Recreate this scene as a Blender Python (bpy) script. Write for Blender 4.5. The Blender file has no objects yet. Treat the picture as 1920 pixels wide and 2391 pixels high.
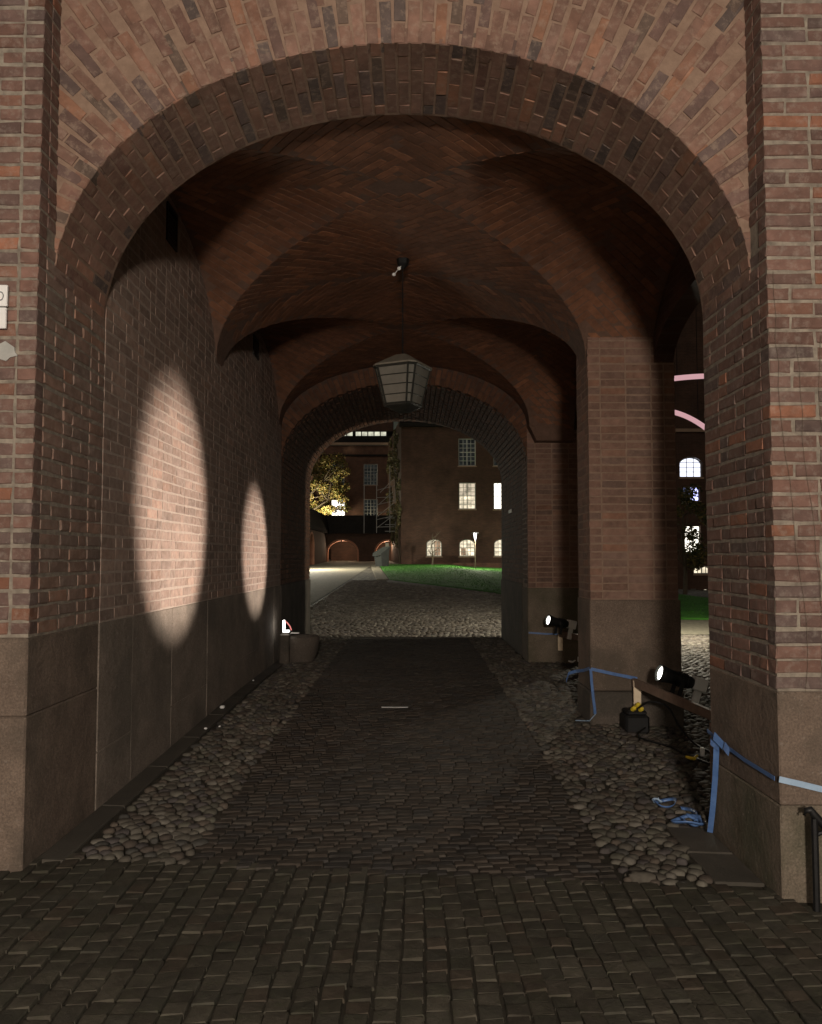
import bpy, math, random
from mathutils import Vector, Matrix
import numpy as np

# ------------------------------------------------------------------ camera, sky, light, exposure
scene = bpy.context.scene
COL = scene.collection
R = math.radians
cam_d = bpy.data.cameras.new('camera')
cam = bpy.data.objects.new('camera', cam_d)
COL.objects.link(cam)
cam.location = (0, 0, 1.7)
cam.rotation_euler = (R(93.2), 0, 0)
cam_d.sensor_fit = 'HORIZONTAL'
cam_d.sensor_width = 36.0
cam_d.lens = 36.0
cam_d.clip_start = 0.05
cam_d.clip_end = 1000
scene.camera = cam

SUN_EL, SUN_AZ = 17.0, 3.0        # low soft glow from behind the camera, a touch to its left
world = bpy.data.worlds.new('World')
scene.world = world
world.use_nodes = True
wn = world.node_tree
bg = wn.nodes['Background']
sky = wn.nodes.new('ShaderNodeTexSky')
sky.sky_type = 'NISHITA'
sky.sun_disc = False
sky.sun_elevation = R(SUN_EL)
sky.sun_rotation = R(180 + SUN_AZ)
tint = wn.nodes.new('ShaderNodeMix'); tint.data_type = 'RGBA'; tint.blend_type = 'MULTIPLY'
tint.inputs[0].default_value = 1.0
tint.inputs[7].default_value = (1.0, 0.72, 0.46, 1)      # city glow: the night sky is not blue
wn.links.new(sky.outputs[0], tint.inputs[6])
wn.links.new(tint.outputs[2], bg.inputs[0])
bg.inputs[1].default_value = 0.008
sun_d = bpy.data.lights.new('night_glow', 'SUN')
sun_d.energy = 0.55
sun_d.angle = R(75)
sun_d.color = (1.0, 0.885, 0.77)
sun = bpy.data.objects.new('night_glow', sun_d)
COL.objects.link(sun)
# light travels towards +y, slightly down
sd = Vector((math.sin(R(SUN_AZ)), math.cos(R(SUN_AZ)), -math.tan(R(SUN_EL)))).normalized()
sun.rotation_euler = sd.to_track_quat('-Z', 'Y').to_euler()
sun.location = (-1, -20, 12)

scene.view_settings.view_transform = 'Standard'
scene.view_settings.look = 'None'
scene.view_settings.exposure = 0.0
scene.view_settings.gamma = 1.0
scene.view_settings.use_curve_mapping = False
scene.render.engine = 'CYCLES'
scene.cycles.use_denoising = True
scene.cycles.max_bounces = 6
scene.cycles.diffuse_bounces = 4
scene.cycles.glossy_bounces = 3
scene.cycles.sample_clamp_indirect = 4.0
scene.cycles.caustics_reflective = False
scene.cycles.caustics_refractive = False

rng = random.Random(7)

# ------------------------------------------------------------------ materials
def nmat(name):
    m = bpy.data.materials.new(name); m.use_nodes = True
    nt = m.node_tree
    b = nt.nodes['Principled BSDF']
    b.inputs['Roughness'].default_value = .85
    b.inputs['Specular IOR Level'].default_value = .3
    return m, nt, b

def noise(nt, vec, scale, detail=4, rough=.55):
    n = nt.nodes.new('ShaderNodeTexNoise')
    n.inputs['Scale'].default_value = scale
    n.inputs['Detail'].default_value = detail
    n.inputs['Roughness'].default_value = rough
    if vec: nt.links.new(vec, n.inputs['Vector'])
    return n.outputs[0]

def ramp(nt, fac, stops, constant=False):
    r = nt.nodes.new('ShaderNodeValToRGB')
    cr = r.color_ramp
    if constant: cr.interpolation = 'CONSTANT'
    while len(cr.elements) < len(stops): cr.elements.new(.5)
    for e, (p, c) in zip(cr.elements, stops):
        e.position = p
        e.color = (c, c, c, 1) if isinstance(c, (int, float)) else (*c, 1)
    nt.links.new(fac, r.inputs[0])
    return r.outputs[0]

def mix(nt, fac, a, b, mode='MIX'):
    x = nt.nodes.new('ShaderNodeMix'); x.data_type = 'RGBA'; x.blend_type = mode
    for sock, v in ((x.inputs[0], fac), (x.inputs[6], a), (x.inputs[7], b)):
        if hasattr(v, 'is_output'): nt.links.new(v, sock)
        elif isinstance(v, (int, float)): sock.default_value = v
        else: sock.default_value = (*v, 1)
    return x.outputs[2]

def math_n(nt, op, a, b=None):
    x = nt.nodes.new('ShaderNodeMath'); x.operation = op
    for i, v in enumerate((a, b)):
        if v is None: continue
        if hasattr(v, 'is_output'): nt.links.new(v, x.inputs[i])
        else: x.inputs[i].default_value = v
    return x.outputs[0]

def bump(nt, b, h, dist=.004, strength=.6):
    n = nt.nodes.new('ShaderNodeBump')
    n.inputs['Distance'].default_value = dist
    n.inputs['Strength'].default_value = strength
    nt.links.new(h, n.inputs['Height'])
    nt.links.new(n.outputs[0], b.inputs['Normal'])

def geo(nt):
    return nt.nodes.new('ShaderNodeNewGeometry')

def rnd(nt, g):
    oi = nt.nodes.new('ShaderNodeObjectInfo')
    s = math_n(nt, 'ADD', oi.outputs['Random'], g.outputs['Random Per Island'])
    return math_n(nt, 'FRACT', s)

def piece_mat(name, palette, mott=(.72, 1.25), smear=None, smear_amt=.3, nscale=14, bscale=90, bdist=.004, rough=.85, spec=.3):
    """colour drawn per piece from a palette, mottled, with mortar or lichen smears"""
    m, nt, b = nmat(name)
    g = geo(nt); pos = g.outputs['Position']
    r = rnd(nt, g)
    k = len(palette)
    c = ramp(nt, r, [(i / k, p) for i, p in enumerate(palette)], True)
    n1 = noise(nt, pos, nscale, 6)
    c = mix(nt, 1.0, c, ramp(nt, n1, [(.25, mott[0]), (.75, mott[1])]), 'MULTIPLY')
    # a second random draws light and dark pieces apart
    r2 = math_n(nt, 'FRACT', math_n(nt, 'MULTIPLY', r, 37.7))
    c = mix(nt, 1.0, c, ramp(nt, r2, [(0, .82), (1, 1.16)]), 'MULTIPLY')
    c = mix(nt, 1.0, c, ramp(nt, noise(nt, pos, 1.3, 6, .62), [(.3, .78), (.7, 1.16)]), 'MULTIPLY')      # soot and damp, larger than a piece
    if smear:
        n2 = noise(nt, pos, 22, 8, .7)
        f = math_n(nt, 'MULTIPLY', ramp(nt, n2, [(.5, 0.), (.68, 1.)]), smear_amt)
        c = mix(nt, f, c, smear)
    nt.links.new(c, b.inputs['Base Color'])
    n3 = noise(nt, pos, bscale, 6, .65)
    bump(nt, b, n3, bdist, .8)
    b.inputs['Roughness'].default_value = rough
    b.inputs['Specular IOR Level'].default_value = spec
    return m

def plain_mat(name, c1, c2, scale=8, bscale=60, bdist=.004, rough=.85, spec=.3, speck=None, metallic=0):
    m, nt, b = nmat(name)
    pos = geo(nt).outputs['Position']
    c = ramp(nt, noise(nt, pos, scale, 7, .6), [(.3, c1), (.7, c2)])
    if speck:
        c = mix(nt, ramp(nt, noise(nt, pos, 260, 2), [(.56, 0.), (.64, 1.)]), c, speck)
    nt.links.new(c, b.inputs['Base Color'])
    bump(nt, b, noise(nt, pos, bscale, 6, .65), bdist, .7)
    b.inputs['Roughness'].default_value = rough
    b.inputs['Specular IOR Level'].default_value = spec
    b.inputs['Metallic'].default_value = metallic
    return m

def emit_mat(name, col, strength, vary=None):
    m = bpy.data.materials.new(name); m.use_nodes = True
    nt = m.node_tree; nt.nodes.clear()
    o = nt.nodes.new('ShaderNodeOutputMaterial'); e = nt.nodes.new('ShaderNodeEmission')
    e.inputs[0].default_value = (*col, 1); e.inputs[1].default_value = strength
    if vary:     # what one sees of the lit room: brighter and duller patches
        pos = geo(nt).outputs['Position']
        v = ramp(nt, noise(nt, pos, vary, 3), [(.35, .35), (.62, 1.)])
        nt.links.new(mix(nt, 1.0, col, v, 'MULTIPLY'), e.inputs[0])
    nt.links.new(e.outputs[0], o.inputs[0])
    return m

BR = [(0.1638, 0.0927, 0.072), (0.1473, 0.0877, 0.07), (0.1856, 0.0963, 0.0672), (0.1528, 0.0927, 0.0743), (0.1692, 0.0963, 0.0743), (0.1337, 0.0848, 0.0711), (0.1583, 0.0877, 0.0672), (0.1446, 0.0887, 0.0725), (0.1173, 0.0813, 0.0711), (0.1747, 0.0978, 0.0739), (0.1528, 0.0863, 0.0672), (0.2348, 0.1064, 0.0653), (0.1446, 0.0877, 0.0711), (0.1665, 0.0948, 0.0735), (0.1256, 0.0863, 0.0748), (0.1583, 0.0898, 0.0691)]
M = {}
M['brick'] = piece_mat('brick_clay', BR, smear=(.36, .32, .27), smear_amt=.28)
M['brick_wall'] = piece_mat('brick_clay_dusty', [tuple(.36 * c + .64 * a for c, a in zip(p, (.325, .240, .192))) for p in BR], smear=(.36, .30, .25), smear_amt=.5)
M['brick_soft'] = piece_mat('brick_clay_smeared', [tuple(.45 * c + .55 * a for c, a in zip(p, (.228, .132, .095))) for p in BR[:5]] + BR[5:9] +
                            [tuple(.4 * c + .6 * a for c, a in zip(p, (.228, .132, .095))) for p in BR[9:]] + [(.10, .075, .066), (.115, .08, .062), (.255, .13, .082)], smear=(.30, .225, .17), smear_amt=.55)
M['brick_vault'] = piece_mat('brick_clay_vault', [(0.1693, 0.0749, 0.0395), (0.1596, 0.0727, 0.0406), (0.179, 0.0791, 0.0414), (0.1644, 0.0749, 0.0414), (0.1572, 0.0707, 0.0383), (0.1741, 0.077, 0.0406), (0.2225, 0.0981, 0.0508), (0.1669, 0.077, 0.0428), (0.1499, 0.0707, 0.0414), (0.1741, 0.077, 0.0414)], smear=(.15, .10, .07), smear_amt=.25)
M['brick_far'] = piece_mat('brick_clay_sooty', [(0.0982, 0.0434, 0.0229), (0.0926, 0.0422, 0.0235), (0.1038, 0.0459, 0.024), (0.0954, 0.0434, 0.024), (0.0912, 0.041, 0.0222), (0.101, 0.0447, 0.0235), (0.129, 0.0569, 0.0295), (0.0968, 0.0447, 0.0248), (0.0869, 0.041, 0.024), (0.101, 0.0447, 0.024)], smear=(.09, .06, .045), smear_amt=.25)  # vault brick darkened: weaker light at the far arch painted into the colour
M['brick_jamb'] = piece_mat('brick_clay_jamb', [tuple(.62 * c + .38 * a for c, a in zip(p, (.30, .215, .165))) for p in BR], smear=(.32, .26, .21), smear_amt=.4)
M['brick_pier'] = piece_mat('brick_clay_pier', [tuple(.5 * c + .5 * a for c, a in zip(p, (.20, .118, .082))) for p in BR], smear=(.24, .165, .12), smear_amt=.45)
M['mortar'] = plain_mat('mortar_pale', (.135, .113, .09), (.31, .27, .215), 18, 120, .006)
M['mortar_soft'] = plain_mat('mortar_warm', (.195, .128, .092), (.265, .182, .132), 18, 120, .006)
M['mortar_wall'] = plain_mat('mortar_dusty', (.28, .225, .185), (.36, .295, .245), 18, 120, .006)
M['mortar_sooty'] = plain_mat('mortar_sooty', (.055, .034, .025), (.085, .052, .038), 14, 90, .006)  # far arch mortar, dimmer light put into its colour as well
M['mortar_dark'] = plain_mat('mortar_brown', (.10, .058, .040), (.145, .085, .06), 14, 90, .006)
def stone_mat(name, c1, c2, stain, lichen):
    m, nt, b = nmat(name)
    pos = geo(nt).outputs['Position']
    c = ramp(nt, noise(nt, pos, 3.2, 9, .68), [(.3, c1), (.7, c2)])
    c = mix(nt, 1.0, c, ramp(nt, noise(nt, pos, 85, 4, .7), [(.3, .62), (.7, 1.3)]), 'MULTIPLY')
    c = mix(nt, math_n(nt, 'MULTIPLY', ramp(nt, noise(nt, pos, 1.7, 6, .6), [(.48, 0.), (.62, 1.)]), .65), c, stain)
    c = mix(nt, math_n(nt, 'MULTIPLY', ramp(nt, noise(nt, pos, 34, 5, .75), [(.60, 0.), (.67, 1.)]), .6), c, lichen)
    nt.links.new(c, b.inputs['Base Color'])
    h = mix(nt, .5, noise(nt, pos, 26, 8, .7), noise(nt, pos, 7, 6, .6))
    bump(nt, b, h, .03, .75)
    b.inputs['Roughness'].default_value = .9
    return m
M['granite_wall'] = stone_mat('granite_wall_plinth', (.155, .126, .10), (.25, .205, .165), (.105, .092, .074), (.28, .24, .20))
M['granite'] = stone_mat('granite_plinth', (.115, .085, .065), (.19, .142, .108), (.07, .058, .044), (.24, .20, .165))
M['granite_green'] = stone_mat('granite_mossy', (.105, .088, .062), (.185, .148, .112), (.062, .066, .038), (.27, .235, .19))
M['granite_dark'] = stone_mat('granite_dark', (.07, .058, .047), (.115, .095, .077), (.045, .042, .034), (.15, .13, .11))
M['sett'] = piece_mat('granite_sett', [(0.0549, 0.0478, 0.0366), (0.0551, 0.0501, 0.0386), (0.0536, 0.0474, 0.0362), (0.0516, 0.0464, 0.0342), (0.0654, 0.0585, 0.0441), (0.0533, 0.0494, 0.0381), (0.0595, 0.048, 0.0355), (0.0513, 0.0476, 0.0352), (0.0685, 0.061, 0.0463)], (.7, 1.3), (.05, .055, .03), .35, 16, 70, .006, .9, .15)
M['sett_dark'] = piece_mat('clinker_sett', [(0.0451, 0.038, 0.0314), (0.0511, 0.0418, 0.0336), (0.0412, 0.0366, 0.0321), (0.0465, 0.038, 0.0306), (0.0556, 0.0479, 0.0394), (0.0428, 0.0388, 0.0351), (0.0488, 0.0395, 0.0314)], (.7, 1.3), None, .3, 16, 70, .005, .9, .15)
M['cobble'] = piece_mat('field_cobble', [(0.0716, 0.0633, 0.0505), (0.0881, 0.0777, 0.0618), (0.0605, 0.0489, 0.0393), (0.1045, 0.0949, 0.0759), (0.0661, 0.0575, 0.0534), (0.0825, 0.0662, 0.0517), (0.0771, 0.072, 0.0551), (0.0578, 0.0547, 0.0477), (0.1211, 0.1093, 0.0899)], (.7, 1.3), None, .3, 20, 80, .004, .85, .2)
M['cobble_pale'] = piece_mat('pale_cobble', [(.15, .13, .11), (.19, .165, .135), (.13, .11, .09), (.23, .20, .165), (.15, .13, .115), (.18, .15, .12), (.26, .235, .195)], (.7, 1.3), None, .3, 20, 80, .004, .7, .3)
M['soil'] = plain_mat('joint_soil', (.020, .017, .011), (.042, .036, .025), 9, 90, .01)
M['slab'] = plain_mat('slab_stone', (.045, .04, .032), (.075, .066, .052), 3, 50, .006)
M['path'] = plain_mat('gravel_path', (.17, .155, .115), (.32, .29, .22), 9, 16, .04)
M['pale_gravel'] = plain_mat('pale_gravel', (.36, .33, .27), (.46, .42, .35), 3, 30, .01)  # kept pale so the ground out of view reflects light upwards
def court_mat():
    m, nt, b = nmat('court_stone')
    pos = geo(nt).outputs['Position']
    v = nt.nodes.new('ShaderNodeTexVoronoi'); v.inputs['Scale'].default_value = 8.5; nt.links.new(pos, v.inputs['Vector'])
    c = ramp(nt, v.outputs['Color'], [(.2, (.11, .10, .08)), (.8, (.27, .245, .195))])
    c = mix(nt, 1.0, c, ramp(nt, v.outputs['Distance'], [(.3, 1.), (.62, .35)]), 'MULTIPLY')
    c = mix(nt, 1.0, c, ramp(nt, noise(nt, pos, .5, 6), [(.3, .7), (.7, 1.25)]), 'MULTIPLY')
    nt.links.new(c, b.inputs['Base Color'])
    bump(nt, b, v.outputs['Distance'], .05, -.9)
    b.inputs['Roughness'].default_value = .75
    return m
M['court'] = court_mat()
M['grass'] = plain_mat('lawn_grass', (.030, .125, .016), (.07, .25, .028), 1.1, 30, .02)
M['blade'] = piece_mat('grass_blade', [(.045, .18, .016), (.035, .14, .014), (.055, .21, .024), (.045, .16, .02)], rough=.6)
M['leaf_yellow'] = piece_mat('leaf_autumn', [(.22, .17, .045), (.27, .19, .06), (.16, .16, .04), (.11, .125, .03), (.30, .24, .09), (.20, .13, .035), (.08, .08, .025)], rough=.6)
M['leaf_mixed'] = piece_mat('leaf_olive', [(.07, .075, .025), (.05, .06, .02), (.10, .085, .03), (.13, .10, .03), (.045, .05, .02), (.16, .12, .035)], rough=.6)
M['leaf_green'] = piece_mat('leaf_dark', [(.06, .10, .025), (.045, .085, .02), (.08, .12, .03), (.10, .11, .02)], rough=.6)
M['ivy'] = piece_mat('leaf_ivy', [(.13, .11, .055), (.10, .10, .045), (.16, .12, .06), (.085, .09, .035)], rough=.6)
M['stem'] = plain_mat('dry_stem', (.10, .075, .055), (.15, .115, .085), 12, 40, .001)
M['bark'] = plain_mat('bark', (.06, .045, .03), (.10, .08, .055), 12, 40, .01)
M['roof'] = plain_mat('roof_dark', (.012, .011, .010), (.022, .020, .018), 6, 30, .01, .95, .1)
M['black'] = plain_mat('black_iron', (.006, .006, .006), (.012, .012, .012), 20, 80, .001, .5)
M['lantern_metal'] = plain_mat('lantern_dark_metal', (.012, .013, .011), (.024, .025, .02), 30, 80, .001, .5)
M['lantern_top'] = plain_mat('lantern_grey_top', (.13, .12, .095), (.18, .165, .13), 20, 80, .001, .6)
M['milk'] = plain_mat('milky_glass', (.105, .102, .086), (.15, .146, .125), 7, 30, .001, .35, .5)
M['white'] = plain_mat('white_plastic', (.72, .72, .70), (.80, .80, .78), 10, 50, .0005, .5)
M['clamp'] = plain_mat('pale_plastic', (.72, .73, .70), (.80, .80, .77), 10, 50, .0005, .5)
M['steel'] = plain_mat('pale_steel', (.42, .43, .42), (.55, .55, .54), 10, 50, .0005, .4, .5, None, .6)
M['wood'] = plain_mat('pale_wood', (.66, .54, .38), (.76, .63, .46), 16, 60, .001, .7)
M['plank'] = plain_mat('brown_plank', (.17, .12, .09), (.25, .18, .135), 10, 50, .002, .75)
M['tape'] = plain_mat('blue_tape', (.06, .125, .29), (.10, .19, .40), 20, 60, .001, .35, .5)
M['tape_pale'] = plain_mat('pale_tape', (.26, .37, .50), (.34, .46, .60), 20, 60, .001, .35, .5)
M['yellow'] = plain_mat('yellow_plastic', (.62, .46, .03), (.72, .54, .05), 20, 60, .001, .45)
M['rubber'] = plain_mat('black_rubber', (.006, .006, .006), (.010, .010, .010), 20, 60, .001, .6)
M['grey_bin'] = plain_mat('grey_plastic', (.035, .04, .038), (.055, .06, .056), 3, 30, .004, .7)
M['grey_bin_dark'] = plain_mat('grey_plastic_dark', (.012, .014, .013), (.02, .022, .021), 3, 30, .004, .7)
M['frame'] = plain_mat('window_paint', (.34, .34, .31), (.42, .42, .38), 10, 40, .001, .6)
M['glass_dark'] = plain_mat('dark_pane', (.012, .013, .012), (.03, .032, .03), 2, 10, .001, .08, .6)
M['hole'] = plain_mat('dark_opening', (.003, .004, .0035), (.005, .006, .005), 10, 30, .001, .95, .05)
M['patch'] = plain_mat('grey_patch', (.30, .30, .28), (.42, .42, .39), 9, 60, .003)
M['ink'] = plain_mat('grey_ink', (.20, .20, .20), (.24, .24, .24), 9, 60, .0005)

def far_brick(name, c1, c2, mort):
    m, nt, b = nmat(name)
    pos = geo(nt).outputs['Position']
    sep = nt.nodes.new('ShaderNodeSeparateXYZ'); nt.links.new(pos, sep.inputs[0])
    com = nt.nodes.new('ShaderNodeCombineXYZ')
    nt.links.new(math_n(nt, 'ADD', sep.outputs[0], sep.outputs[1]), com.inputs[0])
    nt.links.new(sep.outputs[2], com.inputs[1])
    t = nt.nodes.new('ShaderNodeTexBrick')
    nt.links.new(com.outputs[0], t.inputs['Vector'])
    t.inputs['Scale'].default_value = 1.0
    t.inputs['Brick Width'].default_value = .25
    t.inputs['Row Height'].default_value = .077
    t.inputs['Mortar Size'].default_value = .006
    t.inputs['Color1'].default_value = (*c1, 1); t.inputs['Color2'].default_value = (*c2, 1); t.inputs['Mortar'].default_value = (*mort, 1)
    c = mix(nt, 1.0, t.outputs[0], ramp(nt, noise(nt, pos, .8, 8, .7), [(.3, .6), (.7, 1.35)]), 'MULTIPLY')
    nt.links.new(c, b.inputs['Base Color'])
    bump(nt, b, t.outputs[1], .006, -.5)
    return m
M['far_brick'] = far_brick('far_brick', (.12, .058, .036), (.085, .044, .03), (.12, .085, .062))
M['far_brick_dark'] = far_brick('far_brick_dark', (.066, .033, .021), (.047, .025, .017), (.07, .046, .034))
M['pale_band'] = plain_mat('pale_cornice', (.24, .17, .12), (.30, .21, .15), 3, 20, .005)
M['arch_trim'] = plain_mat('arch_trim_brick', (.26, .12, .075), (.34, .16, .10), 3, 20, .005)

E_WARM = emit_mat('lit_room_warm', (1.0, .86, .62), 1.6, 1.6)
E_BRIGHT = emit_mat('lit_room_bright', (1.0, .93, .80), 3.2)
E_SKYL = emit_mat('lit_skylight', (.95, .93, .72), .95, 1.3)
E_BLIND = emit_mat('lit_blind_cloth', (1.0, .84, .62), .75, 2.2)
E_CURTAIN = emit_mat('lit_curtain', (1.0, .66, .42), .55, 2.0)
E_DIM = emit_mat('dim_room', (.42, .46, .42), .045, 2.5)
E_BLUE = emit_mat('lit_room_blue', (.50, .52, 1.0), 3.0)
E_BLUED = emit_mat('blue_screen_dim', (.28, .32, .62), .42, 3)
E_COOL = emit_mat('lit_room_cool', (.82, .85, 1.0), 1.6)
E_PINK = emit_mat('pink_neon', (1.0, .56, .60), .62)
E_RED = emit_mat('pink_red_tube', (1.0, .30, .27), .85)
E_LENS = emit_mat('lamp_lens', (1.0, .97, .90), 9.0)
E_FLOOD = emit_mat('flood_lens', (1.0, .97, .92), 6.0)
E_STREET = emit_mat('street_lamp_glow', (.92, .97, 1.0), 5.0)
E_GREEN = emit_mat('green_exit_light', (.25, .85, .25), .4)

# ------------------------------------------------------------------ mesh helpers
class MB:
    def __init__(self): self.v = []; self.f = []
    def add(self, vs, fs):
        o = len(self.v); self.v += [tuple(p) for p in vs]; self.f += [tuple(i + o for i in q) for q in fs]
        return self
    def box(self, x0, x1, y0, y1, z0, z1, mtx=None):
        vs = [Vector(p) for p in ((x0, y0, z0), (x1, y0, z0), (x1, y1, z0), (x0, y1, z0), (x0, y0, z1), (x1, y0, z1), (x1, y1, z1), (x0, y1, z1))]
        if mtx: vs = [mtx @ p for p in vs]
        return self.add(vs, [(0, 3, 2, 1), (4, 5, 6, 7), (0, 1, 5, 4), (1, 2, 6, 5), (2, 3, 7, 6), (3, 0, 4, 7)])
    def bbox(self, x0, x1, y0, y1, z0, z1, b=.01, mtx=None):
        """box with chamfered edges"""
        vs = []; idx = {}
        for sx in (0, 1):
            for sy in (0, 1):
                for sz in (0, 1):
                    X, Y, Z = (x0, x1)[sx], (y0, y1)[sy], (z0, z1)[sz]
                    dx, dy, dz = b * (1 - 2 * sx), b * (1 - 2 * sy), b * (1 - 2 * sz)
                    for a, p in enumerate(((X, Y + dy, Z + dz), (X + dx, Y, Z + dz), (X + dx, Y + dy, Z))):
                        idx[(sx, sy, sz, a)] = len(vs); vs.append(Vector(p))
        I = lambda *k: idx[k]
        fs = []
        for s in (0, 1):
            q = [I(s, 0, 0, 0), I(s, 1, 0, 0), I(s, 1, 1, 0), I(s, 0, 1, 0)]; fs.append(q if s else q[::-1])
            q = [I(0, s, 0, 1), I(1, s, 0, 1), I(1, s, 1, 1), I(0, s, 1, 1)]; fs.append(q[::-1] if s else q)
            q = [I(0, 0, s, 2), I(1, 0, s, 2), I(1, 1, s, 2), I(0, 1, s, 2)]; fs.append(q if s else q[::-1])
        for s in (0, 1):
            for t in (0, 1):
                fs.append([I(s, t, 0, 0), I(s, t, 1, 0), I(s, t, 1, 1), I(s, t, 0, 1)])
                fs.append([I(s, 0, t, 0), I(s, 1, t, 0), I(s, 1, t, 2), I(s, 0, t, 2)])
                fs.append([I(0, s, t, 1), I(1, s, t, 1), I(1, s, t, 2), I(0, s, t, 2)])
        for sx in (0, 1):
            for sy in (0, 1):
                for sz in (0, 1): fs.append([I(sx, sy, sz, 0), I(sx, sy, sz, 1), I(sx, sy, sz, 2)])
        c = Vector(((x0 + x1) / 2, (y0 + y1) / 2, (z0 + z1) / 2))
        out = []
        for q in fs:
            n = (vs[q[1]] - vs[q[0]]).cross(vs[q[2]] - vs[q[0]])
            m = sum((vs[i] for i in q), Vector()) / len(q)
            out.append(q if n.dot(m - c) > 0 else q[::-1])
        if mtx: vs = [mtx @ p for p in vs]
        return self.add(vs, out)
    def tube(self, pts, r, n=8, caps=True):
        pts = [Vector(p) for p in pts]
        rs = r if isinstance(r, (list, tuple)) else [r] * len(pts)
        rings = []
        for i, p in enumerate(pts):
            t = (pts[min(i + 1, len(pts) - 1)] - pts[max(i - 1, 0)])
            t = t.normalized() if t.length > 1e-9 else Vector((0, 0, 1))
            a = Vector((0, 0, 1)) if abs(t.z) < .9 else Vector((1, 0, 0))
            u = t.cross(a).normalized(); w = t.cross(u)
            rings.append([p + (u * math.cos(2 * math.pi * k / n) + w * math.sin(2 * math.pi * k / n)) * rs[i] for k in range(n)])
        vs = [q for rg in rings for q in rg]
        fs = [(i * n + k, i * n + (k + 1) % n, (i + 1) * n + (k + 1) % n, (i + 1) * n + k) for i in range(len(pts) - 1) for k in range(n)]
        if caps:
            fs.append(tuple(range(n))[::-1]); fs.append(tuple((len(pts) - 1) * n + k for k in range(n)))
        return self.add(vs, fs)
    def ribbon(self, pts, wv, w, th=.002):
        """flat band along pts, wv = width direction (one, or one per point)"""
        pts = [Vector(p) for p in pts]
        vs = []
        for i, p in enumerate(pts):
            t = (pts[min(i + 1, len(pts) - 1)] - pts[max(i - 1, 0)]).normalized()
            d = Vector(wv[i] if isinstance(wv[0], (tuple, list, Vector)) else wv).normalized()
            n = t.cross(d); n = n.normalized() if n.length > 1e-6 else Vector((0, 0, 1))
            vs += [p - d * w / 2 - n * th / 2, p + d * w / 2 - n * th / 2, p + d * w / 2 + n * th / 2, p - d * w / 2 + n * th / 2]
        fs = []
        for i in range(len(pts) - 1):
            for k in range(4): fs.append((i * 4 + k, i * 4 + (k + 1) % 4, i * 4 + 4 + (k + 1) % 4, i * 4 + 4 + k))
        fs += [(3, 2, 1, 0), tuple(len(vs) - 4 + k for k in range(4))]
        return self.add(vs, fs)
    def prism(self, poly, a, b, axis='y'):
        """poly of 2-D points extruded along an axis from a to b"""
        mk = {'y': lambda p, t: (p[0], t, p[1]), 'z': lambda p, t: (p[0], p[1], t), 'x': lambda p, t: (t, p[0], p[1])}[axis]
        n = len(poly)
        vs = [mk(p, a) for p in poly] + [mk(p, b) for p in poly]
        fs = [tuple(range(n)), tuple(range(n, 2 * n))[::-1]] + [(i, i + n, (i + 1) % n + n, (i + 1) % n) for i in range(n)]
        return self.add(vs, fs)
    def mesh(self, name, mat, smooth=False):
        me = bpy.data.meshes.new(name)
        me.from_pydata(self.v, [], self.f)
        if mat: me.materials.append(mat)
        if smooth: me.polygons.foreach_set('use_smooth', [True] * len(me.polygons))
        me.update()
        return me
    def build(self, name, mat, parent=None, smooth=False, fix=True):
        me = self.mesh(name, mat, smooth)
        if fix:
            import bmesh
            bm = bmesh.new(); bm.from_mesh(me); bmesh.ops.recalc_face_normals(bm, faces=bm.faces); bm.to_mesh(me); bm.free()
        o = bpy.data.objects.new(name, me); COL.objects.link(o)
        if parent: attach(o, parent)
        return o

def wloc(o):
    p = Vector(o.location)
    while o.parent: o = o.parent; p = p + Vector(o.location)
    return p

def attach(o, parent):
    """child keeps its world place (parents are never rotated)"""
    o.parent = parent
    o.matrix_basis = Matrix.Translation(-wloc(parent)) @ o.matrix_basis

def tag(o, label=None, cat=None, group=None, kind=None):
    if label: o['label'] = label
    if cat: o['category'] = cat
    if group: o['group'] = group
    if kind: o['kind'] = kind
    return o

def thing(name, loc, label, cat, group=None):
    o = bpy.data.objects.new(name, None); COL.objects.link(o); o.location = loc
    o.empty_display_size = .1
    return tag(o, label, cat, group)

def place(name, me, mtx, parent):
    o = bpy.data.objects.new(name, me); COL.objects.link(o)
    o.matrix_basis = Matrix.Translation(-wloc(parent)) @ mtx
    o.parent = parent
    return o

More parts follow.
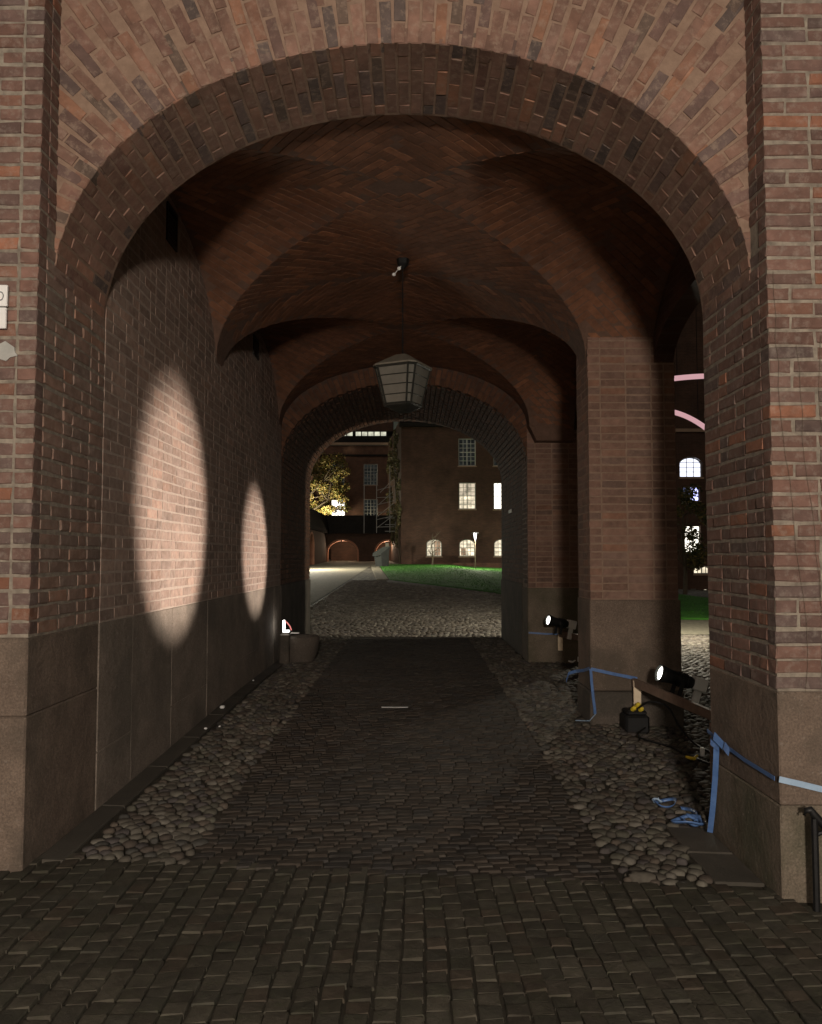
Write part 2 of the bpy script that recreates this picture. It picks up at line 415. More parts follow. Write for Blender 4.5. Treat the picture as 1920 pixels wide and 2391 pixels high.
def join_stuff(name, items, mat, parent, smooth=False):
    """many pieces joined into one part; items = [(mesh, matrix)]"""
    cache = {}
    V, F, L, off, lo = [], [], [], 0, 0
    for me, mtx in items:
        if me.name not in cache:
            v = np.empty(len(me.vertices) * 3, 'f'); me.vertices.foreach_get('co', v)
            li = np.empty(len(me.loops), 'i'); me.loops.foreach_get('vertex_index', li)
            pt = np.empty(len(me.polygons), 'i'); me.polygons.foreach_get('loop_total', pt)
            cache[me.name] = (v.reshape(-1, 3), li, pt)
        v, li, pt = cache[me.name]
        A = np.array(mtx, dtype='f')
        V.append(v @ A[:3, :3].T + A[:3, 3]); F.append(li + off); L.append(pt); off += len(v)
    if not V: return None
    V = np.concatenate(V); F = np.concatenate(F); L = np.concatenate(L)
    me = bpy.data.meshes.new(name)
    me.vertices.add(len(V)); me.vertices.foreach_set('co', V.ravel())
    me.loops.add(len(F)); me.loops.foreach_set('vertex_index', F.astype('i'))
    me.polygons.add(len(L)); st = np.concatenate(([0], np.cumsum(L)[:-1])).astype('i')
    me.polygons.foreach_set('loop_start', st)
    try: me.polygons.foreach_set('loop_total', L.astype('i'))
    except Exception: pass
    me.polygons.foreach_set('use_smooth', np.full(len(L), bool(smooth)))
    me.materials.append(mat); me.update(calc_edges=True); me.validate()
    o = bpy.data.objects.new(name, me); COL.objects.link(o)
    if parent: attach(o, parent)
    o['kind'] = 'stuff'
    return o

def spread(name, stuff_name, items, mat, parent, limit=300, key=None, smooth=False):
    """the LIMIT pieces that show largest become objects, the rest one part"""
    if key is None: key = lambda it: (it[1].translation - Vector((0, 0, 1.7))).length
    items = sorted(items, key=key)
    for me, mtx in items[:limit]: place(name, me, mtx, parent)
    if len(items) > limit: join_stuff(stuff_name, items[limit:], mat, parent, smooth)

def frame_mtx(o, ex, n):
    """matrix whose x runs along ex, -y is the outward normal n"""
    ex = Vector(ex).normalized(); ey = -Vector(n).normalized(); ez = ex.cross(ey).normalized()
    return Matrix(((ex.x, ey.x, ez.x, o[0]), (ex.y, ey.y, ez.y, o[1]), (ex.z, ey.z, ez.z, o[2]), (0, 0, 0, 1)))

# ------------------------------------------------------------------ ground heights
def cl(t, a=0., b=1.): return max(a, min(b, t))
def sm(t): t = cl(t); return t * t * (3 - 2 * t)
def gz(x, y):
    w = cl(1 - (y - 4.2) / 12)
    z = .07 - .037 * cl(x, -2.5, 2.5) * w + .12 * sm((y - 3.4) / 7)
    if y > 5 and x > 2.6: z += (.06 - z) * sm((x - 2.6) / 2)
    z += max(0, min(y, 85) - 16.2) * .0217 * (1 - sm((x - 2) / 20))
    return z

# ------------------------------------------------------------------ brick prototypes
H, J, LS, LH = .077, .0135, .2365, .1115       # course height, joint, stretcher, header
def brick_mesh(name, L, mat, h=H - J, d=.09, seed=0, rough=.005, bev=.006, jf=.0025):
    r = random.Random(seed)
    j = lambda a=rough: r.uniform(-a, a)
    hl, hh = L / 2, h / 2
    back = [(-hl, d, -hh), (hl, d, -hh), (hl, d, hh), (-hl, d, hh)]
    mid = [(x + j(), bev, z + j(.003)) for x, z in ((-hl, -hh), (0, -hh), (hl, -hh), (hl, hh), (0, hh), (-hl, hh))]
    fr = [(x + j(), j(jf), z + j(.0025)) for x, z in ((-hl + bev, -hh + bev), (0, -hh + bev), (hl - bev, -hh + bev), (hl - bev, hh - bev), (0, hh - bev), (-hl + bev, hh - bev))]
    vs = back + mid + fr                     # 0-3, 4-9, 10-15
    fs = [(10, 11, 14, 15), (11, 12, 13, 14)]
    for a in range(6):
        b = (a + 1) % 6
        fs.append((4 + a, 4 + b, 10 + b, 10 + a))
    fs += [(0, 1, 6, 5, 4), (1, 2, 7, 6), (2, 3, 9, 8, 7), (3, 0, 4, 9)]
    return MB().add(vs, fs).mesh(name, mat)

PROTO = {}
def protos(mat, key):
    if key not in PROTO:
        kw = {'brick_vault': dict(bev=.002, rough=.002, jf=.0006, h=H - .008), 'brick_soft': dict(bev=.0035, jf=.0015), 'brick_pier': dict(bev=.003, jf=.0012), 'brick_wall': dict(bev=.002, jf=.0008, rough=.004)}.get(key, {})
        PROTO[key] = {'s': [brick_mesh('brick_' + key, LS, M[mat], seed=i, **kw) for i in range(6)],
                      'h': [brick_mesh('brick_' + key, LH, M[mat], seed=20 + i, **kw) for i in range(4)]}
    return PROTO[key]

def courses(o, ex, n, length, z0, z1, key='brick', zphase=0.0, mask=None, proud=.002, seed=0, start_hdr=False):
    """bond of two stretchers and a header; returns [(mesh, matrix)]"""
    r = random.Random(seed)
    P = protos(key, key)
    out = []
    ex = Vector(ex)
    k0 = math.ceil((z0 - zphase) / H - 1e-6); k1 = int((z1 - zphase) / H + 1e-6)
    for k in range(k0, k1):
        z = zphase + k * H + H / 2
        x = 0.0
        pat = [LS, LS, LH] if k % 2 == 0 else [LH, LS, LS]
        i = r.randrange(3) if not start_hdr else (0 if k % 2 else 2)
        while x < length - .03:
            L = pat[i % 3]; i += 1
            L = min(L, length - x)
            if length - x - L - J < .06: L = length - x
            if L > .05:
                typ = 's' if L > .17 else 'h'
                base = LS if typ == 's' else LH
                c = Vector(o) + ex * (x + L / 2); c.z = z + .0025 * math.sin(x * 2.3 + k * 1.9) + r.uniform(-.0015, .0015)
                if mask is None or mask(c):
                    m = frame_mtx(c + Vector(n) * (r.uniform(-proud, proud)), ex, n) @ Matrix.Rotation(r.uniform(-.018, .018), 4, 'Y') @  Matrix.Diagonal((L / base, 1, r.uniform(.95, 1.03), 1))
                    out.append((r.choice(P[typ]), m))
            x += L + J
    return out

# ------------------------------------------------------------------ layout of the passage
XL, XR, XO = -1.94, 1.85, 2.59             # left wall, right jamb line, outer face of right arcade
YP, YA, YB = 4.20, 4.40, 5.15              # pilaster face, arch face, back of the entrance arch
YV0, YV1, YV2, YE = 5.15, 8.28, 12.25, 15.8  # bay limits, far end
CX, AE, ZS, BE = -.045, 1.895, 3.20, 1.348   # arch ellipse
PIER0, PIER1, PX0 = 8.00, 8.56, 1.74
PL = 1.30                                   # plinth top (left wall, pillars)
PR = 1.03                                   # plinth top at the right jamb

# ------------------------------------------------------------------ ground
def sheet(name, xs, ys, dz, mat, label=None, keep=None):
    mb = MB(); idx = {}
    for i, x in enumerate(xs):
        for j, y in enumerate(ys):
            idx[i, j] = len(mb.v); mb.v.append((x, y, gz(x, y) + dz))
    for i in range(len(xs) - 1):
        for j in range(len(ys) - 1):
            if keep is None or keep((xs[i] + xs[i + 1]) / 2, (ys[j] + ys[j + 1]) / 2):
                mb.f.append((idx[i, j], idx[i + 1, j], idx[i + 1, j + 1], idx[i, j + 1]))
    o = mb.build(name, mat, None, fix=False)
    return tag(o, label, kind='structure')
def lin(a, b, n): return [a + (b - a) * i / n for i in range(n + 1)]
gx = [-300, -120, -60, -30] + lin(-20, -4, 8) + lin(-3, 9, 24) + lin(10, 20, 5) + [30, 60, 120, 300]
gy = [-300, -100, -40, -15] + lin(-6, 20, 26) + lin(22, 86, 32) + [100, 150, 300]
sheet('ground', gx, gy, -.014, M['soil'], 'dark soil lying under all the paving')

def sett_mesh(name, lx, ly, mat, seed, dome=.003, bev=.009, h=.06):
    r = random.Random(seed); j = lambda a: r.uniform(-a, a)
    hx, hy = lx / 2, ly / 2
    lo = [(sx * hx, sy * hy, -h) for sx, sy in ((-1, -1), (1, -1), (1, 1), (-1, 1))]
    mid = [(sx * hx + j(.003), sy * hy + j(.003), -bev + j(.0015)) for sx, sy in ((-1, -1), (1, -1), (1, 1), (-1, 1))]
    top = [(sx * (hx - bev) + j(.003), sy * (hy - bev) + j(.003), j(.002)) for sx, sy in ((-1, -1), (1, -1), (1, 1), (-1, 1))]
    vs = lo + mid + top + [(j(.01), j(.01), dome)]
    fs = []
    for a in range(4):
        b = (a + 1) % 4
        fs += [(a, b, 4 + b, 4 + a), (4 + a, 4 + b, 8 + b, 8 + a), (8 + a, 8 + b, 12)]
    return MB().add(vs, fs).mesh(name, mat)

def cobble_mesh(name, mat, seed):
    r = random.Random(seed)
    n = 8; vs = []; ph = [r.uniform(.78, 1.14) for _ in range(n)]
    for k, (rr, z) in enumerate(((.96, -.5), (1.0, -.05), (.88, .46), (.55, .74))):
        for a in range(n):
            t = 2 * math.pi * a / n + k * .15
            q = rr * ph[a] * r.uniform(.95, 1.05)
            vs.append((math.cos(t) * q, math.sin(t) * q, z + r.uniform(-.05, .05)))
    vs.append((r.uniform(-.15, .15), r.uniform(-.15, .15), .8))
    fs = []
    for k in range(3):
        for a in range(n): fs.append((k * n + a, k * n + (a + 1) % n, (k + 1) * n + (a + 1) % n, (k + 1) * n + a))
    for a in range(n): fs.append((3 * n + a, 3 * n + (a + 1) % n, 4 * n))
    return MB().add(vs, fs).mesh(name, mat, True)

def tilt(x, y):
    e = .05
    return Vector((gz(x - e, y) - gz(x + e, y), gz(x, y - e) - gz(x, y + e), 2 * e)).normalized()
def on_ground(x, y, dz, rz, s=(1, 1, 1)):
    r1, r2 = rng.uniform(-.018, .018), rng.uniform(-.018, .018)
    return Matrix.Translation((x, y, gz(x, y) + dz)) @ Matrix.Rotation(r1, 4, 'X') @ Matrix.Rotation(r2 - .037, 4, 'Y') @ Matrix.Rotation(rz, 4, 'Z') @ Matrix.Diagonal((*s, 1))

def struct(name, label, loc):
    o = bpy.data.objects.new(name, None); COL.objects.link(o); o.location = loc
    return tag(o, label, kind='structure')

def front_edge(x): return 4.365 - .02 * x        # line where the forecourt setts meet the passage
# forecourt: square setts in rows that run towards the passage
fc = struct('forecourt_paving', 'square granite setts in staggered rows in front of the arch', (0, 3, .07))
SM = [sett_mesh('sett', .085, .094, M['sett'], i, .0015, .0035) for i in range(10)]
items = []
row_w = .093
nrow = 58
for i in range(-nrow // 2, nrow // 2 + 1):
    x0 = i * row_w
    y = 1.55 + rng.uniform(0, .1)
    while True:
        L = rng.choice((.075, .08, .09, .09, .095, .10, .115))
        if y + L / 2 > front_edge(x0) or (x0 < XL - .02 and y + L > YP - .02) or (x0 > XR + .02 and y + L > YP - .02): break
        wob = .014 * math.sin(y * 2.1 + i * .35) + .003 * math.sin(y * 5 + i)
        items.append((rng.choice(SM), on_ground(x0 + wob, y + L / 2, rng.uniform(-.004, .004), rng.uniform(-.05, .05), (rng.uniform(.95, 1.01), (L - .003) / .094, 1))))
        y += L
spread('sett', 'outer_setts', items, M['sett'], fc, 300, key=lambda it: (abs(it[1].translation.x) > (it[1].translation.y * .5 + .05), it[1].translation.y < 2.6, it[1].translation.length))

sheet('forecourt', [-60, -30] + lin(-12, 12, 12) + [30, 60], [-60, -30, -12, -6, -3, 0, 1.5], -.004, M['pale_gravel'], 'pale gravel forecourt behind the viewer')  # unseen ground added as a pale reflector for the arch soffit
# passage: narrow clinker setts in rows across
pc = struct('passage_paving', 'narrow dark setts laid in rows across the passage floor', (0, 9, .1))
CM = [sett_mesh('paving_sett', .14, .060, M['sett_dark'], 40 + i, .002, .005) for i in range(8)]
items = []
PXL, PXR = -1.13, 1.05
y = 4.36; k = 0
while y < YE + .1:
    x = PXL + rng.uniform(-.07, 0)
    dy = .067
    while x < PXR:
        L = rng.choice((.10, .115, .12, .13, .11))
        if x + L > PXR + .05: L = PXR + .03 - x
        if L > .05 and y + .02 * x > 4.38 - .04:
            items.append((rng.choice(CM), on_ground(x + L / 2, y + .006 * math.sin(x * 4 + k), rng.uniform(-.004, .004), rng.uniform(-.025, .025), ((L - .006) / .14, rng.uniform(.97, 1.04), 1))))
        x += L
    y += dy; k += 1
spread('sett', 'far_setts', items, M['sett_dark'], pc, 300)

KM = [cobble_mesh('cobble', M['cobble'], i) for i in range(8)]
def cobbles(x0, x1, y0, y1, cell=.074, ok=None, dz=-.007, hs=.021):
    out = []
    y = y0 + cell * .4; k = 0
    while y < y1:
        x = x0 + cell * .5 + (k % 2) * cell * .5 * .8
        while x < x1 - cell * .2:
            px, py = x + rng.uniform(-.016, .016), y + rng.uniform(-.016, .016)
            if ok is None or ok(px, py):
                s = rng.choice((.7, .85, .95, 1, 1.08, 1.2)) * cell * .52
                out.append((rng.choice(KM), on_ground(px, py, dz + rng.uniform(-.006, .006), rng.uniform(-.5, .5), (s * rng.uniform(1.0, 1.3), s * rng.uniform(.85, 1.02), hs * rng.uniform(.8, 1.2)))))
            x += cell * rng.uniform(.98, 1.14)
        y += cell * .9; k += 1
    return out
lc = struct('left_cobble_strip', 'strip of rounded field cobbles left of the passage paving', (-1.45, 9, .12))
spread('cobble', 'far_cobbles', cobbles(-1.77, PXL - .03, 4.36, 15.9), M['cobble'], lc, 300, smooth=True)
rc = struct('right_cobble_strip', 'strip of rounded field cobbles right of the paving, running out between the pillars', (1.4, 9, .05))
def rok(x, y):
    if y < YB + .05: return x < 1.56
    if PIER0 - .04 < y < PIER1 + .04: return x < PX0 - .05 or x > XO + .07
    if y > YV2 - .04: return x < PX0 - .05 or x > XO + .07
    return True
it = cobbles(PXR + .03, 3.6, 4.33, 15.9, ok=rok)
spread('cobble', 'far_cobbles', it, M['cobble'], rc, 300, smooth=True,
       key=lambda q: (q[1].translation.x > 2.4, q[1].translation.length))
# loose bigger stones that close the strips
MBX = []
# slab strips along the two walls
mb = MB()
for i, y in enumerate(lin(4.32, 15.2, 12)[:-1]):
    mb = MB(); y1 = y + .9
    mb.bbox(-1.935, -1.79, y + .004, y1 - .002, -.1, .004, .006)
    mb.v = [(a, b, c + gz(a, b)) for a, b, c in mb.v]
    o = mb.build('slab', M['slab'], lc)
for y in (4.36, 4.78):
    mb = MB(); mb.bbox(1.575, 1.835, y, y + .40, -.1, .006, .006)
    mb.v = [(a, b, c + gz(a, b)) for a, b, c in mb.v]
    mb.build('slab', M['slab'], rc)

# courtyard beyond
it = cobbles(-6, 8, 15.9, 23.0, .11, ok=lambda x, y: not (x > 2.8 and y > 17.2 + .0 * x) and abs(x) < y * .36, hs=.03) \
   + cobbles(3.6, 6.4, 9.0, 17.3, .10, ok=lambda x, y: x < y * .42, hs=.035)
it += cobbles(-2.8, 3.4, 23.0, 38.0, .135, ok=lambda x, y: not (x > -1.15 and y > 43.2 - (x + 4.6) * 1.0 * 1.9 + .0), hs=.03)
o = join_stuff('courtyard_cobbles', it, M['cobble_pale'], None, True)
tag(o, 'pale weathered cobbles covering the courtyard past the passage', kind='stuff')
sheet('courtyard', lin(-40, 12, 26) + lin(14, 60, 10), lin(15.9, 86, 46), -.012, M['court'], 'pale cobbled courtyard rising towards the far wings',
      keep=lambda x, y: not (y < 17 and -9 < x < 2.8))
sheet('gravel_path', lin(-7.2, -2.9, 4), lin(22, 71.5, 33), .004, M['path'], 'pale gravel path leading to the arcade',
      keep=None)
# path and lawns
def poly_sheet(name, pts, dz, mat, label, step=1.0, thick=.06):
    import bmesh
    bm = bmesh.new()
    vs = [bm.verts.new((x, y, 0)) for x, y in pts]
    bm.faces.new(vs)
    bmesh.ops.triangulate(bm, faces=bm.faces)
    for _ in range(5):
        es = [e for e in bm.edges if e.calc_length() > step * 1.6]
        if not es: break
        bmesh.ops.subdivide_edges(bm, edges=es, cuts=1)
        bmesh.ops.triangulate(bm, faces=bm.faces)
    for v in bm.verts: v.co.z = gz(v.co.x, v.co.y) + dz
    me = bpy.data.meshes.new(name)
    # skirt
    r = bmesh.ops.extrude_face_region(bm, geom=list(bm.faces))
    for g in r['geom']:
        if isinstance(g, bmesh.types.BMVert): g.co.z += thick
    bmesh.ops.recalc_face_normals(bm, faces=bm.faces)
    bm.to_mesh(me); bm.free(); me.materials.append(mat)
    o = bpy.data.objects.new(name, me); COL.objects.link(o)
    return tag(o, label, kind='structure')
lawn_pts = [(-2.45, 62.4), (-1.0, 38.7), (3.15, 28.9), (6.9, 21.0), (30, 18.5), (30, 24), (11, 27.5), (9.0, 40), (10, 61.5), (4, 62.2)]
lawn = poly_sheet('lawn', lawn_pts, -.02, M['grass'], 'bright green lawn in the courtyard in front of the far wing')
poly_sheet('side_path', [(5.6, 17.6), (30, 15.0), (30, 18.3), (6.7, 20.7)], -.03, M['path'], 'pale gravel path crossing beyond the right pillars', 1.5, .035)
# kerb along the lawn
mb = MB()
for a, b in ((lawn_pts[0], lawn_pts[1]),):
    for i in range(12):
        p = [a[k] + (b[k] - a[k]) * i / 12 for k in (0, 1)]; q = [a[k] + (b[k] - a[k]) * (i + 1) / 12 for k in (0, 1)]
        mb.ribbon([(p[0] - .35, p[1], gz(*p) + .012), (q[0] - .35, q[1], gz(*q) + .012)], (1, 0, 0), .55, .05)
tag(mb.build('kerb_strip', M['path']), 'pale stone edging along the left side of the lawn', kind='structure')
# blades of grass standing out of the lawn
def in_poly(x, y, P):
    c = False; j = len(P) - 1
    for i in range(len(P)):
        if (P[i][1] > y) != (P[j][1] > y) and x < (P[j][0] - P[i][0]) * (y - P[i][1]) / (P[j][1] - P[i][1]) + P[i][0]: c = not c
        j = i
    return c
vs, fs = [], []
n = 0
while n < 26000:
    x, y = rng.uniform(-2.5, 11), rng.uniform(20, 61)
    if not in_poly(x, y, lawn_pts): continue
    h, w, a = rng.uniform(.02, .045), rng.uniform(.012, .03), rng.uniform(0, 6.28)
    z = gz(x, y) + .03; b = len(vs)
    vs += [(x - w * math.cos(a), y - w * math.sin(a), z), (x + w * math.cos(a), y + w * math.sin(a), z), (x + rng.uniform(-.04, .04), y + rng.uniform(-.04, .04), z + h)]
    fs.append((b, b + 1, b + 2)); n += 1
tag(MB().add(vs, fs).build('grass', M['blade'], fix=False), 'short green grass blades standing on the lawn', kind='stuff')

# ------------------------------------------------------------------ entrance: pilasters and jambs
def stone_blocks(parent, x0, x1, y0, y1, z0, z1, cuts, mat, name='plinth_block'):
    """row(s) of plinth stones; cuts = list of fractions along the longer side"""
    for a, b in zip(cuts[:-1], cuts[1:]):
        mb = MB()
        if x1 - x0 > y1 - y0: mb.bbox(x0 + (x1 - x0) * a + .003, x0 + (x1 - x0) * b - .003, y0, y1, z0, z1, .008)
        else: mb.bbox(x0, x1, y0 + (y1 - y0) * a + .003, y0 + (y1 - y0) * b - .003, z0, z1, .008)
        mb.build(name, mat, parent)

lp = thing('brick_pilaster', (-2.3, YP + .2, .1), 'red brick pilaster left of the arch, carrying a white plate', 'pilaster', 'pilasters flanking the entrance arch')
b = courses((-2.66, YP, 0), (1, 0, 0), (0, -1, 0), 2.66 + XL - .001, PL, 5.15, seed=1, zphase=PL)
b += courses((XL, YP + .10, 0), (0, 1, 0), (1, 0, 0), YB - YP - .11, PL, ZS + .2, key='brick_jamb', seed=2, zphase=PL)
b += courses((XL, YP + .10, 0), (0, 1, 0), (1, 0, 0), .10, ZS + .25, 5.15, seed=22, zphase=PL)
spread('brick', 'hidden_bricks', b, M['brick'], lp, 300, key=lambda q: (q[1].translation.x < -2.3, q[1].translation.length))
mb = MB(); mb.box(-8, XL - .005, YP + .005, YB, PL - .02, ZS); mb.box(-8, XL - .005, YP + .005, YA + .06, ZS, 5.2)
mb.build('mortar_core', M['mortar'], lp)
stone_blocks(lp, -2.9, XL + .004, YP - .012, YP + .93, .900, PL - .004, (0, 1), M['granite'])
stone_blocks(lp, -2.9, XL + .005, YP - .013, YP + .93, -.2, .899, (0, 1), M['granite'])
rp = thing('brick_pilaster', (2.3, YP + .2, 0), 'red brick pilaster right of the arch on a mossy stone base with blue tape', 'pilaster', 'pilasters flanking the entrance arch')
b = courses((XR + .001, YP, 0), (1, 0, 0), (0, -1, 0), .62, PR, 5.15, seed=3, zphase=PR)
b += courses((XR, YB - .01, 0), (0, -1, 0), (-1, 0, 0), YB - YP - .11, PR, ZS + .2, seed=4, zphase=PR)
b += courses((XR, YA, 0), (0, -1, 0), (-1, 0, 0), .10, ZS + .25, 5.15, seed=24, zphase=PR)
spread('brick', 'hidden_bricks', b, M['brick'], rp, 300, key=lambda q: (q[1].translation.x > 2.25, q[1].translation.length))
mb = MB(); mb.box(XR + .005, 8, YP + .005, YB, PR - .02, ZS); mb.box(XR + .005, 8, YP + .005, YA + .06, ZS, 5.2)
mb.build('mortar_core', M['mortar'], rp)
stone_blocks(rp, XR - .004, 2.9, YP - .012, YP + .94, .462, PR - .004, (0, 1), M['granite'])
stone_blocks(rp, XR - .006, 2.9, YP - .014, YP + .94, -.2, .461, (0, 1), M['granite_green'])
# ------------------------------------------------------------------ entrance arch (face, soffit)
FRONT = (CX, AE, ZS, BE)
FAR = ((XL + PX0) / 2, (PX0 - XL) / 2, 3.15, 1.19)
def ell(t, off=0., E=FRONT):
    """point on the arch, t from 0 (right spring) to pi (left spring), pushed out by off"""
    cx, a, zs, b = E
    x, z = a * math.cos(t), b * math.sin(t)
    nx, nz = math.cos(t) / a, math.sin(t) / b
    l = math.hypot(nx, nz); nx /= l; nz /= l
    return Vector((cx + x + nx * off, 0, zs + z + nz * off)), Vector((nx, 0, nz))
def arc_table(off, n=400, E=FRONT):
    T = [math.pi * i / n for i in range(n + 1)]
    P = [ell(t, off, E)[0] for t in T]
    S = [0.]
    for a, b in zip(P[:-1], P[1:]): S.append(S[-1] + (b - a).length)
    return T, S
def at_s(T, S, s):
    lo, hi = 0, len(S) - 1
    while hi - lo > 1:
        m = (lo + hi) // 2
        if S[m] < s: lo = m
        else: hi = m
    f = (s - S[lo]) / max(1e-9, S[hi] - S[lo])
    return T[lo] + (T[hi] - T[lo]) * f

ea = thing('entrance_arch', (CX, YA + .3, ZS), 'wide elliptical brick arch with radial bricks over the passage mouth', 'arch')
P = protos('brick_soft', 'brick_soft')
face, soff = [], []
off = 0.0; ring = 0
while off < 1.2:
    # ring pattern: one stretcher deep, staggered with a header ring every third one
    for sub in range(1):
        T, S = arc_table(off + .06)
        s = .035 + (ring % 2) * .02
        while s < S[-1]:
            t = at_s(T, S, s)
            stag = (int(s / .0755) % 2) * .125
            p, nr = ell(t, off + LS / 2 + .004 + stag)
            if XL - .06 < p.x < XR + .06 and p.z < 5.2:
                L = LS
                tg = Vector((-nr.z, 0, nr.x))
                # local x along the radius, outward normal towards the camera
                m = frame_mtx((p.x, YA + rng.uniform(-.003, .003), p.z), nr, (0, -1, 0)) @ Matrix.Rotation(rng.uniform(-.02, .02), 4, 'Y') @ Matrix.Diagonal((1, 1, rng.uniform(.93, 1.03), 1))
                face.append((rng.choice(P['s']), m))
            if off == 0.0 and stag > 0:
                p, nr = ell(t, .004 + LH / 2)
                face.append((rng.choice(P['h']), frame_mtx((p.x, YA + rng.uniform(-.003, .003), p.z), nr, (0, -1, 0))))
            s += .0755
    off += LS + J; ring += 1
spread('voussoir', 'outer_voussoirs', face, M['brick_soft'], ea, 300, key=lambda q: (q[1].translation.z > 4.95, (q[1].translation - Vector((0, YA, 3.2))).length))
T, S = arc_table(0)
s = .04; k = 0
while s < S[-1]:
    t = at_s(T, S, s); p, nr = ell(t)
    y = YA + .004 + (0 if k % 2 else 0); x = 0
    seq = [LS, LS, LS - .02] if k % 2 == 0 else [LH, LS, LS, LH - .02]
    tg = Vector((nr.z, 0, -nr.x))
    for L in seq:
        if y + L > YB + .01: L = YB - y
        typ = 's' if L > .17 else 'h'; base = LS if typ == 's' else LH
        m = frame_mtx(p + Vector((0, y + L / 2, 0)) - nr * rng.uniform(-.003, .003), (0, 1, 0), -nr) @ Matrix.Diagonal((L / base, 1, rng.uniform(.95, 1.03), 1))
        soff.append((rng.choice(P[typ]), m)); y += L + J
    s += .0765; k += 1
spread('soffit_brick', 'hidden_soffit_bricks', soff, M['brick_soft'], ea, 300, key=lambda q: -q[1].translation.z)
mb = MB(); n = 96
X0, X1, ZT = -3.2, 3.2, 10.0
def outer(t):
    d = Vector((math.cos(t), math.sin(t)))
    k = min(3.2 / max(1e-6, abs(d.x)), 6.8 / max(1e-6, d.y))
    return (d.x * k, ZS + d.y * k)
T = [math.pi * i / n for i in range(n + 1)]
for i in range(n + 1):
    p, nr = ell(T[i], .005); o = outer(T[i])
    mb.v += [(p.x, YA + .005, p.z), (o[0], YA + .005, o[1]), (p.x, YB, p.z), (o[0], YB, o[1])]
for i in range(n):
    a, c = i * 4, i * 4 + 4
    mb.f += [(a, a + 1, c + 1, c), (a, c, c + 2, a + 2), (a + 2, c + 2, c + 3, a + 3)]
mb.build('mortar_core', M['mortar_soft'], ea)

# ------------------------------------------------------------------ gatehouse body (unseen; roofs the vault, made tall to keep sun off the courtyard)
gh = thing('gatehouse', (0, 10, 5.3), 'dark brick storeys of the gatehouse above the vaulted passage', 'building')
mb = MB(); mb.box(-8, 8, YP + .02, YP + .9, 5.22, 24); mb.build('front_wall', M['far_brick'], gh)
mb = MB(); mb.box(-8, XO, YP + .95, YE, 5.22, 24); mb.build('upper_wall', M['far_brick'], gh)
mb = MB(); mb.box(-8.2, 8.2, YP - .2, YE + .2, 24.01, 24.3); mb.build('roof', M['roof'], gh)

# ------------------------------------------------------------------ left wall of the passage
ZC, R1, R2 = 4.60, .95, 1.18              # vault crown, drop of the long barrel, drop of the cross barrel
OPEN = [((YV0 + PIER0) / 2, (PIER0 - YV0) / 2), ((PIER1 + YV2) / 2, (YV2 - PIER1) / 2)]
BAYS = [(6.3, 1.84, YV0, YV1), (10.2, 1.84, YV1, YV2)]      # centre, half span of the cross barrel, limits
VCX, VA = (XL + PX0) / 2, (PX0 - XL) / 2
def arc1(m): return 1 - math.sqrt(max(0., 1 - min(1., abs(m)) ** 2))
def zlong(u): return ZC - R1 * arc1(u)
def zcross(v): return ZC - R2 * arc1(v)
def wall_top(y):
    for yc, bb, ya, yb in BAYS:
        if ya <= y <= yb: return max(zlong(1), zcross((y - yc) / bb))
    return 5.1
def open_top(y):
    for yc, bb in OPEN:
        v = abs(y - yc) / bb
        if v <= 1: return 3.62 + .42 * math.sqrt(max(0, 1 - v * v))
    return 3.6
VENTS = [(6.38, 6.66, 4.22, 4.53), (9.98, 10.30, 4.20, 4.45)]
pw = thing('passage_wall', (XL - .2, 9, .15), 'long solid brick wall down the left side of the passage above a smooth stone plinth', 'wall')
b = courses((XL, YB + .005, 0), (0, 1, 0), (1, 0, 0), YV2 - YB - .01, PL, 5.0, key='brick_wall', zphase=PL, seed=9, proud=.0008,
            mask=lambda c: c.z < wall_top(c.y) + .08 and not any(a - .1 < c.y < e + .1 and z0 - .02 < c.z < z1 + .02 for a, e, z0, z1 in VENTS))
def lit_first(q):
    p = q[1].translation
    e1 = ((p.y - 6.7) / 1.1) ** 2 + ((p.z - 2.1) / 1.2) ** 2
    return (e1 > 1, p.z > 3.0, p.length)
spread('brick', 'far_bricks', b, M['brick_wall'], pw, 300, key=lit_first)
mb = MB(); mb.box(-8, XL - .0025, YB + .01, YV2 + .01, -.2, 5.2); mb.build('mortar_core', M['mortar_wall'], pw)
y = YB - .01
for L, split in ((.62, .5), (.95, None), (1.15, .5), (1.3, None), (1.2, .55), (1.3, None), (1.45, None)):
    for (z0, z1) in (((-.2, PL - .005),) if split is None else ((-.2, split), (split + .004, PL - .005))):
        mb = MB(); mb.bbox(XL - .1, XL + rng.uniform(.002, .007), y + .0015, min(y + L, YV2) - .0015, z0, z1, .005)
        mb.build('plinth_block', M['granite_wall'], pw)
    y += L
for (a, e, z0, z1) in VENTS:
    mb = MB()
    mb.box(XL - .008, XL + .012, a, a + .03, z0, z1); mb.box(XL - .008, XL + .012, e - .03, e, z0, z1)
    mb.box(XL - .008, XL + .012, a + .03, e - .03, z1 - .03, z1); mb.box(XL - .008, XL + .012, a + .03, e - .03, z0, z0 + .03)
    for k in range(5):
        zz = z0 + .05 + k * (z1 - z0 - .1) / 5
        mb.box(XL - .006, XL + .006, a + .03, e - .03, zz, zz + .03)
    mb.build('vent', M['black'], pw)
    mb = MB(); mb.box(XL - .009, XL - .002, a + .02, e - .02, z0 + .02, z1 - .02); mb.build('vent_back', M['hole'], pw)

